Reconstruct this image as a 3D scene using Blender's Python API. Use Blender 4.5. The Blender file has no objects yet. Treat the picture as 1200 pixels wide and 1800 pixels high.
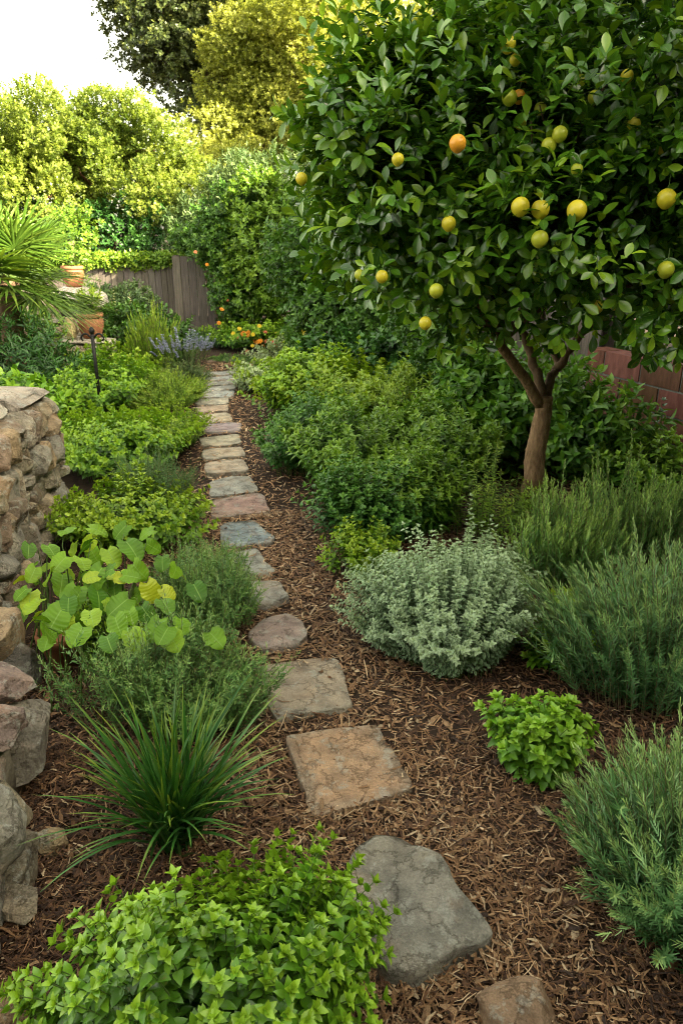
import bpy, math
import numpy as np

# ------------------------------------------------------------------ camera, sky, sun, exposure
S = bpy.context.scene
COL = S.collection
PITCH = math.radians(21.04)
FPX, CAMH = 1300.0, 1.65
cam_d = bpy.data.cameras.new("camera")
cam_d.sensor_fit = 'VERTICAL'; cam_d.sensor_height = 36.0; cam_d.lens = 26.0
cam_d.clip_start = 0.05; cam_d.clip_end = 2000
cam_d.dof.use_dof = True; cam_d.dof.focus_distance = 2.2; cam_d.dof.aperture_fstop = 6.3
cam = bpy.data.objects.new("camera", cam_d); COL.objects.link(cam)
cam.location = (0, 0, CAMH); cam.rotation_euler = (math.pi / 2 - PITCH, 0, 0)
S.camera = cam

SUN_EL = math.radians(27); SUN_AZ = math.radians(120)          # azimuth clockwise from +Y
W = bpy.data.worlds.new("World"); S.world = W; W.use_nodes = True
wn = W.node_tree; wn.nodes.clear()
sky = wn.nodes.new('ShaderNodeTexSky'); sky.sky_type = 'NISHITA'; sky.sun_disc = False
sky.sun_elevation = SUN_EL; sky.sun_rotation = SUN_AZ
sky.air_density = 1.0; sky.dust_density = 2.5; sky.ozone_density = 0.6
hs = wn.nodes.new('ShaderNodeHueSaturation'); hs.inputs['Saturation'].default_value = 0.30
wb = wn.nodes.new('ShaderNodeMix'); wb.data_type = 'RGBA'; wb.blend_type = 'MULTIPLY'
wb.inputs[0].default_value = 1.0; wb.inputs[7].default_value = (1.0, 0.935, 0.71, 1)
bg = wn.nodes.new('ShaderNodeBackground'); bg.inputs['Strength'].default_value = 0.13
wo = wn.nodes.new('ShaderNodeOutputWorld')
wn.links.new(sky.outputs[0], hs.inputs['Color']); wn.links.new(hs.outputs[0], wb.inputs[6])
wn.links.new(wb.outputs[2], bg.inputs[0]); wn.links.new(bg.outputs[0], wo.inputs[0])

sl = bpy.data.lights.new("sun", 'SUN'); sl.energy = 5.0; sl.angle = math.radians(0.6); sl.color = (1.0, 0.87, 0.60)
so = bpy.data.objects.new("sun", sl); COL.objects.link(so)
so.rotation_euler = (math.pi / 2 - SUN_EL, 0, math.pi - SUN_AZ)
so.location = (20, -20, 30)

vs = S.view_settings
vs.view_transform = 'Standard'; vs.look = 'None'; vs.gamma = 1.0; vs.use_curve_mapping = False
vs.exposure = 2.95
S.cycles.max_bounces = 7; S.cycles.diffuse_bounces = 1; S.cycles.glossy_bounces = 2
S.cycles.transmission_bounces = 4; S.cycles.transparent_max_bounces = 4
S.cycles.sample_clamp_indirect = 3.0
S.cycles.use_denoising = True; S.cycles.use_adaptive_sampling = False; S.cycles.filter_width = 0.9

# ------------------------------------------------------------------ helpers
RNG = np.random.default_rng(7)
CP, SP = math.cos(PITCH), math.sin(PITCH)

def ray(px, py):
    dx, dy = (px - 600) / FPX, (900 - py) / FPX
    return np.array([dx, CP + dy * SP, -SP + dy * CP])
def at(px, py, z=0.0):
    r = ray(px, py); return np.array([0, 0, CAMH]) + r * ((z - CAMH) / r[2])
def atY(px, py, Y):
    r = ray(px, py); return np.array([0, 0, CAMH]) + r * (Y / r[1])
def zc(p): return p[1] * CP + (CAMH - p[2]) * SP
def unit(a): return a / np.maximum(np.linalg.norm(a, axis=-1, keepdims=True), 1e-9)
def rdir(n, rng=RNG): return unit(rng.normal(size=(n, 3)))

_nd = {}
def noise(P, f=1.0, seed=0, octv=2):
    P = np.asarray(P, float)
    if seed not in _nd:
        r = np.random.default_rng(seed + 1000); _nd[seed] = (unit(r.normal(size=(7, 3))), r.uniform(0, 6.28, 7), r.uniform(.6, 1.5, 7))
    d, ph, fr = _nd[seed]; out = np.zeros(P.shape[:-1]); a = 1.0
    for o in range(octv):
        k = f * 2.0 ** o
        for i in range(7): out += a * np.sin((P @ d[i]) * k * fr[i] * 3.0 + ph[i] + o * 1.7)
        a *= .5
    return out / 3.5

class Geo:
    def __init__(s): s.v = []; s.f = []; s.t = []; s.l = []; s.c = []; s.n = 0
    def add(s, V, F, tint=0.5, lx=0.0, col=None):
        V = np.asarray(V, float).reshape(-1, 3); n = len(V)
        for fa in (F if isinstance(F, list) else [F]): s.f.append(np.asarray(fa, np.int64) + s.n)
        s.v.append(V); s.t.append(np.broadcast_to(np.asarray(tint, float), (n,))); s.l.append(np.broadcast_to(np.asarray(lx, float), (n,)))
        s.c.append(np.broadcast_to(np.asarray((1, 1, 1) if col is None else col, float), (n, 3))); s.n += n
    def build(s, name, mat, parent=None, smooth=True, col=False):
        V = np.concatenate(s.v)
        q = parent
        while q is not None: V = V - np.array(q.location); q = q.parent
        me = bpy.data.meshes.new(name)
        me.vertices.add(len(V)); me.vertices.foreach_set('co', V.astype(np.float32).ravel())
        loops = np.concatenate([f.ravel() for f in s.f]); tot = np.concatenate([np.full(len(f), f.shape[1]) for f in s.f])
        st = np.concatenate([[0], np.cumsum(tot)[:-1]])
        me.loops.add(len(loops)); me.loops.foreach_set('vertex_index', loops.astype(np.int32))
        me.polygons.add(len(tot)); me.polygons.foreach_set('loop_start', st.astype(np.int32))
        me.polygons.foreach_set('use_smooth', np.full(len(tot), smooth, dtype=bool))
        for nm, arr in (('tint', s.t), ('lx', s.l)):
            a = me.attributes.new(nm, 'FLOAT', 'POINT'); a.data.foreach_set('value', np.concatenate(arr).astype(np.float32))
        if col:
            a = me.attributes.new('col', 'FLOAT_COLOR', 'POINT'); c = np.concatenate(s.c)
            a.data.foreach_set('color', np.concatenate([c, np.ones((len(c), 1))], 1).astype(np.float32).ravel())
        me.update(calc_edges=True); me.validate()
        me.materials.append(mat)
        o = bpy.data.objects.new(name, me); COL.objects.link(o)
        if parent is not None: o.parent = parent
        return o

def tag(o, label=None, cat=None, group=None, kind=None):
    if label: o['label'] = label
    if cat: o['category'] = cat
    if group: o['group'] = group
    if kind: o['kind'] = kind
    return o
def thing(name, label, cat, loc, group=None):
    o = bpy.data.objects.new(name, None); COL.objects.link(o); o.location = tuple(float(x) for x in loc)
    o.empty_display_size = .1
    return tag(o, label, cat, group)

# ---- templates: (verts (n,3), quads (m,4), lx (n,))
def leafT(rows, w, prof=lambda t: math.sin(math.pi * t ** .75) ** .8, fold=.35, curl=.18, cols=(-1, 0, 1), teeth=0.0, back=0.0, wave=0.0, petiole=0.0):
    V, L = [], []
    for i, t in enumerate(rows):
        hw = max(w * prof(t), .006)
        if teeth and 0 < i < len(rows) - 1: hw *= 1 + (teeth if i % 2 else -teeth)
        for c in cols:
            x = c * hw
            y = t - back * abs(c) ** 1.5 * (1 - t) ** 2 + (teeth * .25 * abs(c) * (1 if i % 2 else 0) if i < len(rows) - 1 else 0)
            z = fold * abs(x) - curl * t * t + wave * math.sin(t * 9 + c * 2) * abs(c) + (.011 * math.cos((t - .42 * abs(c)) * 44) * min(1, 3 * abs(c)) if wave else 0)
            V.append((x, y + petiole, z)); L.append(abs(c))
    n = len(cols); F = []
    for i in range(len(rows) - 1):
        for j in range(n - 1): F.append((i * n + j, i * n + j + 1, (i + 1) * n + j + 1, (i + 1) * n + j))
    return np.array(V), np.array(F), np.array(L)
lin = lambda n: [i / (n - 1) for i in range(n)]
ovate = lambda t: math.sin(math.pi * min(1, max(0, t)) ** .72) ** .85
obov = lambda t: math.sin(math.pi * min(1, max(0, t)) ** 1.25) ** .75
lance = lambda t: math.sin(math.pi * min(1, max(0, t)) ** .85) ** 1.2
T_DIAMOND = (np.array([(0, 0, 0), (.26, .45, .05), (0, 1, -.05), (-.26, .45, .05)]), np.array([(0, 1, 2, 3)]), np.array([0, 1, 0, 1.]))
T_DIAMOND_W = (np.array([(0, 0, 0), (.34, .5, .08), (0, 1, -.08), (-.34, .5, .08)]), np.array([(0, 1, 2, 3)]), np.array([0, 1, 0, 1.]))
T_OVATE5 = leafT(lin(5), .30, ovate)
T_OVATE4 = leafT([0, .3, .7, 1], .28, ovate)
T_OREG = leafT([0, .12, .22, .34, .45, .57, .68, .79, .90, 1], .31, ovate, teeth=.055, fold=.34, curl=.32)
T_MINT = leafT([0, .2, .35, .5, .65, .8, 1], .31, ovate, teeth=.09, fold=.4, curl=.25)
T_LEMON = leafT(lin(7), .25, obov, fold=.35, curl=.12, petiole=.1)
T_LANCE = leafT([0, .3, .65, 1], .12, lance, fold=.4, curl=.2)
T_SPIRE = leafT([0, .5, 1], .10, lambda t: 1 - .5 * t, fold=0, curl=-.2, cols=(-1, 1))
T_LANCE2 = leafT(lin(5), .19, ovate, fold=.35, curl=.3)
T_NEEDLE = leafT([0, .5, 1], .075, lambda t: 1 - .55 * t, fold=0, curl=-.15, cols=(-1, 1))
T_NEEDLE_F = leafT([0, .55, 1], .13, lance, fold=0, curl=.15, cols=(-1, 1))

def place(G, T, P, D, N, Sz, tint):
    tv, tf, tl = T; k = len(P)
    if k == 0: return
    D = unit(D); X = unit(np.cross(D, N)); Nn = np.cross(X, D)
    Sz = np.broadcast_to(np.asarray(Sz, float), (k,))
    V = P[:, None, :] + Sz[:, None, None] * (tv[None, :, 0:1] * X[:, None] + tv[None, :, 1:2] * D[:, None] + tv[None, :, 2:3] * Nn[:, None])
    F = tf[None] + (np.arange(k) * len(tv))[:, None, None]
    tint = np.repeat(np.broadcast_to(np.asarray(tint, float), (k,)), len(tv))
    G.add(V.reshape(-1, 3), F.reshape(-1, 4), tint, np.tile(tl, k))

def tube(G, pts, rad, sides=5, tint=.5, col=None, cap=True):
    pts = np.asarray(pts, float); n = len(pts); rad = np.broadcast_to(np.asarray(rad, float), (n,))
    tg = unit(np.gradient(pts, axis=0)); ref = np.array([0.31, .2, .93]) if abs(tg[0][2]) < .8 else np.array([1., .1, 0])
    e1 = unit(np.cross(tg, ref)); e2 = np.cross(tg, e1); a = np.arange(sides) * 2 * math.pi / sides
    V = pts[:, None] + rad[:, None, None] * (np.cos(a)[None, :, None] * e1[:, None] + np.sin(a)[None, :, None] * e2[:, None])
    i = np.arange(n - 1)[:, None]; j = np.arange(sides)[None]; j2 = (j + 1) % sides
    F = np.stack([i * sides + j, i * sides + j2, (i + 1) * sides + j2, (i + 1) * sides + j], -1).reshape(-1, 4)
    Fs = [F]
    if cap: Fs += [np.array([list(range(sides))[::-1]]), np.array([list(range((n - 1) * sides, n * sides))])]
    G.add(V.reshape(-1, 3), Fs, tint, 0, col)

def box(G, c, h, rz=0.0, tint=.5, col=None, tilt=None):
    c = np.asarray(c, float); s = np.array([(x, y, z) for x in (-1, 1) for y in (-1, 1) for z in (-1, 1)], float) * np.asarray(h)
    if tilt: s = s + np.stack([s[:, 2] * tilt[0], s[:, 2] * tilt[1], 0 * s[:, 2]], 1)
    cr, sr = math.cos(rz), math.sin(rz)
    V = np.stack([s[:, 0] * cr - s[:, 1] * sr, s[:, 0] * sr + s[:, 1] * cr, s[:, 2]], 1) + c
    F = np.array([(0, 1, 3, 2), (4, 6, 7, 5), (0, 4, 5, 1), (2, 3, 7, 6), (0, 2, 6, 4), (1, 5, 7, 3)])
    G.add(V, F, tint, 0, col)

def lathe(G, prof, c, sides=28, tint=.5, col=None):
    a = np.arange(sides) * 2 * math.pi / sides; pr = np.asarray(prof, float); n = len(pr)
    V = np.stack([pr[:, None, 0] * np.cos(a), pr[:, None, 0] * np.sin(a), np.repeat(pr[:, 1:2], sides, 1)], -1) + np.asarray(c)
    i = np.arange(n - 1)[:, None]; j = np.arange(sides)[None]; j2 = (j + 1) % sides
    F = np.stack([i * sides + j, i * sides + j2, (i + 1) * sides + j2, (i + 1) * sides + j], -1).reshape(-1, 4)
    G.add(V.reshape(-1, 3), F, tint, 0, col)

def _ico(lv):
    import bmesh
    bm = bmesh.new(); bmesh.ops.create_icosphere(bm, subdivisions=lv, radius=1)
    bm.verts.ensure_lookup_table(); V = np.array([v.co[:] for v in bm.verts]); F = np.array([[v.index for v in f.verts] for f in bm.faces]); bm.free()
    return V, F
ICO = {k: _ico(k) for k in (2, 3, 4, 5)}
def rock(G, c, h, rz=0.0, lv=4, sq=.55, rough=.10, seed=0, col=(.3, .27, .23), tilt=0.0):
    V, F = ICO[lv]; V = np.sign(V) * np.abs(V) ** sq
    V = V / np.max(np.abs(V), axis=0)
    V = V * (1 + rough * noise(V, .55, seed)[:, None] + rough * .5 * noise(V, 1.7, seed + 1)[:, None])
    r = np.random.default_rng(seed + 5)                       # flat chipped faces
    for _ in range(16):
        d = unit(r.normal(size=3)); lim = r.uniform(.70, 1.12); ex = V @ d - lim + .03 * noise(V, 1.5, seed + 3); V = V - np.where(ex > 0, ex * .97, 0)[:, None] * d
    V = V * (1 + .022 * noise(V, 3.0, seed + 2, 3)[:, None] + .012 * noise(V, 11.0, seed + 4)[:, None])
    V = V * np.asarray(h)
    if tilt: ct, s_ = math.cos(tilt), math.sin(tilt); V = np.stack([V[:, 0] * ct - V[:, 2] * s_, V[:, 1], V[:, 0] * s_ + V[:, 2] * ct], 1)
    cr, sr = math.cos(rz), math.sin(rz)
    V = np.stack([V[:, 0] * cr - V[:, 1] * sr, V[:, 0] * sr + V[:, 1] * cr, V[:, 2]], 1) + np.asarray(c)
    G.add(V, F, .5, 0, col)

# ------------------------------------------------------------------ materials
def nt(name):
    m = bpy.data.materials.new(name); m.use_nodes = True; t = m.node_tree; t.nodes.clear(); return m, t, t.nodes, t.links
def ramp(N, stops, interp='LINEAR'):
    r = N.new('ShaderNodeValToRGB'); r.color_ramp.interpolation = interp
    while len(r.color_ramp.elements) > 1: r.color_ramp.elements.remove(r.color_ramp.elements[-1])
    r.color_ramp.elements[0].position = stops[0][0]; r.color_ramp.elements[0].color = (*stops[0][1], 1)
    for p, c in stops[1:]: e = r.color_ramp.elements.new(p); e.color = (*c, 1)
    return r
def mixc(N, Lk, fac, a, b, mode='MIX'):
    m = N.new('ShaderNodeMix'); m.data_type = 'RGBA'; m.blend_type = mode
    for s, v in ((0, fac), (6, a), (7, b)):
        if hasattr(v, 'node'): Lk.new(v, m.inputs[s])
        elif s == 0: m.inputs[0].default_value = v
        else: m.inputs[s].default_value = (*v, 1)
    return m.outputs[2]
def noise_n(N, Lk, scale, detail=4, rough=.55, vec=None):
    n = N.new('ShaderNodeTexNoise'); n.inputs['Scale'].default_value = scale; n.inputs['Detail'].default_value = detail; n.inputs['Roughness'].default_value = rough
    if vec is not None: Lk.new(vec, n.inputs['Vector'])
    return n
def geo_pos(N): return N.new('ShaderNodeNewGeometry').outputs['Position']

def leaf_mat(name, dark, mid, light, trans=.35, rough=.42, spec=.45, edge=None, rib=None, tcol=None, patch=None):
    m, t, N, Lk = nt(name)
    a = N.new('ShaderNodeAttribute'); a.attribute_name = 'tint'
    l = N.new('ShaderNodeAttribute'); l.attribute_name = 'lx'
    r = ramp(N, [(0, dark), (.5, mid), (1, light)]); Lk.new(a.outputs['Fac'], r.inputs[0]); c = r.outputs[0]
    n = noise_n(N, Lk, 9, 3, .6, geo_pos(N)); rr = ramp(N, [(.3, (.72, .74, .72)), (.7, (1.2, 1.17, 1.1))]); Lk.new(n.outputs[0], rr.inputs[0])
    c = mixc(N, Lk, 1.0, c, rr.outputs[0], 'MULTIPLY')
    nb = noise_n(N, Lk, 48, 4, .6, geo_pos(N)); rb = ramp(N, [(.66, (0, 0, 0)), (.71, (.55, .55, .55))]); Lk.new(nb.outputs[0], rb.inputs[0]); c = mixc(N, Lk, rb.outputs[0], c, (.17, .12, .03))
    if edge:
        er = ramp(N, [(.45, (0, 0, 0)), (.8, (1, 1, 1))]); Lk.new(l.outputs['Fac'], er.inputs[0]); c = mixc(N, Lk, er.outputs[0], c, edge)
    if rib:
        er = ramp(N, [(.015, (.8, .8, .8)), (.07, (0, 0, 0))]); Lk.new(l.outputs['Fac'], er.inputs[0]); c = mixc(N, Lk, er.outputs[0], c, rib)
    p = N.new('ShaderNodeBsdfPrincipled'); Lk.new(c, p.inputs['Base Color']); p.inputs['Roughness'].default_value = rough
    p.inputs['Specular IOR Level'].default_value = spec
    tr = N.new('ShaderNodeBsdfTranslucent')
    Lk.new(mixc(N, Lk, 1.0, c, tcol or (1.5, 1.35, .55), 'MULTIPLY'), tr.inputs[0])
    mx = N.new('ShaderNodeMixShader'); mx.inputs[0].default_value = trans * (.62 if trans < .45 else 1)
    Lk.new(p.outputs[0], mx.inputs[1]); Lk.new(tr.outputs[0], mx.inputs[2])
    o = N.new('ShaderNodeOutputMaterial'); Lk.new(mx.outputs[0], o.inputs[0]); return m

def rock_mat(name, sc=1.0, lichen=.35, bump=.5, veins=.35, rust=(.42, .22, .10), lich=(.48, .48, .42), attr=True, base=(.3, .27, .23)):
    m, t, N, Lk = nt(name); pos = geo_pos(N)
    if attr: a = N.new('ShaderNodeAttribute'); a.attribute_name = 'col'; c = a.outputs['Color']
    else: rg = N.new('ShaderNodeRGB'); rg.outputs[0].default_value = (*base, 1); c = rg.outputs[0]
    n1 = noise_n(N, Lk, 9 * sc, 6, .62, pos); r1 = ramp(N, [(.25, (.42, .42, .43)), (.5, (.95, .95, .95)), (.75, (1.45, 1.42, 1.36))]); Lk.new(n1.outputs[0], r1.inputs[0])
    c = mixc(N, Lk, 1.0, c, r1.outputs[0], 'MULTIPLY')
    n2 = noise_n(N, Lk, 5 * sc, 5, .6, pos); r2 = ramp(N, [(.52, (0, 0, 0)), (.68, (veins,) * 3)]); Lk.new(n2.outputs['Color'], r2.inputs[0]); c = mixc(N, Lk, r2.outputs[0], c, rust)
    n3 = noise_n(N, Lk, 16 * sc, 7, .7, pos); r3 = ramp(N, [(.545, (0, 0, 0)), (.60, (lichen,) * 3)]); Lk.new(n3.outputs[0], r3.inputs[0]); c = mixc(N, Lk, r3.outputs[0], c, lich)
    n6 = noise_n(N, Lk, 4.2 * sc, 9, .62, pos); r6 = ramp(N, [(.482, (1, 1, 1)), (.497, (.42, .40, .38)), (.503, (.42, .40, .38)), (.518, (1, 1, 1))]); Lk.new(n6.outputs[0], r6.inputs[0]); c = mixc(N, Lk, .8, c, r6.outputs[0], 'MULTIPLY')
    n4 = noise_n(N, Lk, 140 * sc, 3, .7, pos); r4 = ramp(N, [(.3, (.62, .62, .62)), (.7, (1.25, 1.25, 1.25))]); Lk.new(n4.outputs[0], r4.inputs[0]); c = mixc(N, Lk, .7, c, r4.outputs[0], 'MULTIPLY')
    p = N.new('ShaderNodeBsdfPrincipled'); Lk.new(c, p.inputs['Base Color']); p.inputs['Roughness'].default_value = .82; p.inputs['Specular IOR Level'].default_value = .3
    n5 = noise_n(N, Lk, 34 * sc, 9, .68, pos); b = N.new('ShaderNodeBump'); b.inputs['Strength'].default_value = bump; b.inputs['Distance'].default_value = .035
    Lk.new(n5.outputs[0], b.inputs['Height']); Lk.new(b.outputs[0], p.inputs['Normal'])
    o = N.new('ShaderNodeOutputMaterial'); Lk.new(p.outputs[0], o.inputs[0]); return m

def plain_mat(name, c1, c2, scale=20, rough=.7, bump=.2, spec=.3, stretch=(1, 1, 1), metal=0.0, attr=False):
    m, t, N, Lk = nt(name); mp = N.new('ShaderNodeMapping'); mp.inputs['Scale'].default_value = stretch; Lk.new(geo_pos(N), mp.inputs[0])
    n = noise_n(N, Lk, scale, 6, .62, mp.outputs[0]); r = ramp(N, [(.28, c1), (.72, c2)]); Lk.new(n.outputs[0], r.inputs[0]); c = r.outputs[0]
    if attr: a = N.new('ShaderNodeAttribute'); a.attribute_name = 'col'; c = mixc(N, Lk, 1.0, c, a.outputs['Color'], 'MULTIPLY')
    p = N.new('ShaderNodeBsdfPrincipled'); Lk.new(c, p.inputs['Base Color']); p.inputs['Roughness'].default_value = rough
    p.inputs['Specular IOR Level'].default_value = spec; p.inputs['Metallic'].default_value = metal
    b = N.new('ShaderNodeBump'); b.inputs['Strength'].default_value = bump; b.inputs['Distance'].default_value = .01; Lk.new(n.outputs[0], b.inputs['Height']); Lk.new(b.outputs[0], p.inputs['Normal'])
    o = N.new('ShaderNodeOutputMaterial'); Lk.new(p.outputs[0], o.inputs[0]); return m

M = {}
M['soil'] = plain_mat('soil', (.016, .009, .006), (.055, .032, .019), 30, .95, .8)
M['chips'] = plain_mat('wood_chips', (.5, .48, .46), (1.3, 1.24, 1.18), 160, .5, .8, attr=True, spec=.5)
M['rock'] = rock_mat('wall_rock', 1.0, .55, .9)
M['flag'] = rock_mat('flagstone', 1.3, .45, .8, .45)
M['mortar'] = plain_mat('mortar', (.16, .135, .10), (.33, .28, .21), 40, .95, .9)
M['bark'] = plain_mat('bark', (.055, .032, .018), (.19, .125, .07), 26, .9, .9, stretch=(1, 1, .35))
M['bark_pale'] = plain_mat('pale_bark', (.10, .052, .026), (.36, .23, .13), 60, .85, 1.0, stretch=(1, 1, .3))
M['bark_red'] = plain_mat('red_bark', (.07, .03, .025), (.19, .08, .06), 12, .9, .6)
M['stem'] = plain_mat('green_stem', (.05, .10, .02), (.12, .18, .04), 30, .6, .1)
M['stem_brown'] = plain_mat('brown_stem', (.10, .09, .04), (.19, .16, .075), 30, .8, .3)
M['fence'] = plain_mat('weathered_wood', (.060, .050, .043), (.205, .175, .152), 16, .85, .6, stretch=(5, 5, .28), attr=True)
M['terra'] = plain_mat('terracotta', (.26, .10, .05), (.42, .18, .09), 14, .8, .25)
M['cream'] = plain_mat('cream_glaze', (.55, .44, .22), (.70, .58, .32), 12, .45, .1)
M['brick'] = plain_mat('red_block', (.11, .048, .036), (.27, .135, .105), 20, .6, .4, attr=True, stretch=(1, 1, .25))
M['grout'] = plain_mat('grout', (.16, .17, .16), (.28, .29, .27), 40, .9, .4)
M['iron'] = plain_mat('black_iron', (.012, .012, .013), (.03, .028, .026), 40, .5, .2, metal=.6)
M['plaster'] = plain_mat('shade_house_plaster', (.55, .50, .42), (.66, .60, .52), 8, .9, .2)
M['rooftile'] = plain_mat('roof_tile', (.20, .09, .06), (.33, .16, .10), 10, .85, .4)
M['glass'] = plain_mat('window_glass', (.02, .025, .03), (.03, .035, .04), 2, .08, 0, spec=.6)
LM = leaf_mat
M['oregano'] = LM('oregano_leaf', (.035, .11, .008), (.12, .29, .016), (.30, .50, .035), .3, .38, .55)
M['grassblade'] = LM('iris_blade', (.02, .085, .018), (.045, .15, .025), (.21, .30, .035), .25, .38, rib=None)
M['savory'] = LM('savory_leaf', (.055, .15, .035), (.12, .26, .06), (.27, .41, .11), .28, .45)
M['broad'] = LM('broad_leaf', (.045, .14, .008), (.16, .32, .014), (.40, .54, .04), .42, .5, .35, rib=(.24, .40, .08))
M['yellowleaf'] = LM('yellow_leaf', (.30, .42, .02), (.42, .50, .025), (.55, .56, .04), .35, .45)
M['nettle'] = LM('balm_leaf', (.08, .19, .012), (.18, .35, .020), (.36, .50, .04), .35, .42)
M['mintL'] = LM('mint_leaf', (.06, .18, .013), (.15, .33, .020), (.33, .52, .04), .34, .38)
M['fennel'] = LM('feathery_leaf', (.035, .10, .028), (.075, .18, .045), (.15, .26, .07), .25, .55)
M['mound'] = LM('mound_leaf', (.09, .20, .016), (.20, .35, .026), (.37, .50, .055), .32, .5)
M['bergamot'] = LM('bergamot_leaf', (.045, .15, .016), (.12, .28, .026), (.28, .46, .05), .3, .40)
M['bluemint'] = LM('blue_green_leaf', (.035, .125, .026), (.085, .23, .042), (.18, .36, .06), .28, .42)
M['variegated'] = LM('variegated_leaf', (.10, .20, .085), (.20, .34, .16), (.36, .48, .27), .22, .5, edge=(.47, .61, .40))
M['palegreen'] = LM('pale_leaf', (.14, .27, .10), (.26, .42, .16), (.44, .57, .29), .25, .5, edge=(.60, .68, .42))
M['rosemary'] = LM('rosemary_needle', (.05, .15, .042), (.125, .275, .10), (.34, .50, .17), .18, .36)
M['rosemary2'] = LM('upright_rosemary_needle', (.05, .16, .032), (.14, .32, .06), (.40, .60, .13), .2, .42)
M['balm'] = LM('lemon_balm_leaf', (.065, .19, .012), (.14, .33, .022), (.27, .47, .04), .32, .42)
M['lemonleaf'] = LM('lemon_leaf', (.016, .06, .007), (.075, .20, .012), (.30, .46, .025), .28, .27, .6, rib=(.12, .24, .04))
M['darkshrub'] = LM('dark_shrub_leaf', (.014, .055, .010), (.035, .11, .018), (.075, .19, .03), .25, .42)
M['midshrub'] = LM('mid_shrub_leaf', (.028, .085, .012), (.065, .165, .02), (.14, .27, .035), .32, .42)
M['brightshrub'] = LM('bright_shrub_leaf', (.06, .14, .012), (.13, .25, .02), (.24, .37, .04), .38, .45)
M['olive'] = LM('grey_olive_leaf', (.05, .105, .035), (.105, .18, .06), (.20, .28, .10), .3, .5)
M['treeL'] = LM('round_tree_leaf', (.055, .10, .014), (.185, .25, .036), (.43, .49, .11), .5, .45, tcol=(1.25, 1.25, .7))
M['treeDark'] = LM('dark_oak_leaf', (.03, .055, .018), (.07, .10, .026), (.14, .16, .035), .3, .5)
M['treeY'] = LM('golden_tree_leaf', (.13, .17, .022), (.33, .37, .06), (.58, .60, .16), .5, .5, tcol=(1.3, 1.25, .75))
M['palm'] = LM('palm_leaf', (.04, .10, .014), (.10, .19, .026), (.22, .31, .05), .3, .36)
M['ivy'] = LM('fence_vine_leaf', (.06, .15, .012), (.14, .26, .02), (.30, .38, .03), .35, .45)
M['greyteal'] = LM('grey_teal_leaf', (.10, .18, .14), (.17, .27, .21), (.26, .37, .29), .2, .55)
M['lemon'] = plain_mat('lemon_skin', (.52, .46, .025), (.72, .58, .03), 14, .38, .12, spec=.5)
M['lime'] = plain_mat('green_lemon_skin', (.36, .42, .025), (.54, .54, .04), 14, .38, .12, spec=.5)
M['orange'] = plain_mat('orange_skin', (.75, .30, .02), (.85, .40, .035), 16, .38, .12, spec=.5)
def petal(name, c): return LM(name, tuple(x * .8 for x in c), c, tuple(min(1, x * 1.1) for x in c), .3, .6, tcol=(1, 1, 1))
M['p_orange'] = petal('orange_petal', (.90, .33, .02)); M['p_red'] = petal('red_petal', (.75, .03, .05)); M['p_yellow'] = petal('yellow_petal', (.90, .68, .04))
M['p_pink'] = petal('coral_petal', (.85, .26, .13)); M['p_mag'] = petal('magenta_petal', (.55, .04, .30)); M['p_blue'] = petal('blue_petal', (.10, .12, .62))
M['p_lav'] = petal('lavender_petal', (.40, .40, .66)); M['p_cream'] = petal('cream_petal', (.85, .78, .42)); M['p_white'] = petal('white_petal', (.85, .85, .78))

# ------------------------------------------------------------------ setting: ground, paving, mulch
def struct(o): o['kind'] = 'structure'; return o
g = Geo(); n = 120
xs = np.concatenate([[-260, -60, -20], np.linspace(-8, 8, 81), [20, 60, 260]]); ys = np.concatenate([[-120, -30, -8], np.linspace(-2, 16, 91), [24, 60, 300]])
XX, YY = np.meshgrid(xs, ys, indexing='ij'); P2 = np.stack([XX, YY, 0 * XX], -1)
ZZ = -.010 + .012 * noise(P2, .9, 3) * ((np.abs(XX) < 8.1) & (YY < 16.1) & (YY > -2.1))
V = np.stack([XX, YY, ZZ], -1).reshape(-1, 3); nx, ny = len(xs), len(ys); i = np.arange(nx - 1)[:, None]; j = np.arange(ny - 1)[None]
g.add(V, np.stack([i * ny + j, (i + 1) * ny + j, (i + 1) * ny + j + 1, i * ny + j + 1], -1).reshape(-1, 4))
struct(g.build('ground', M['soil']))

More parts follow.
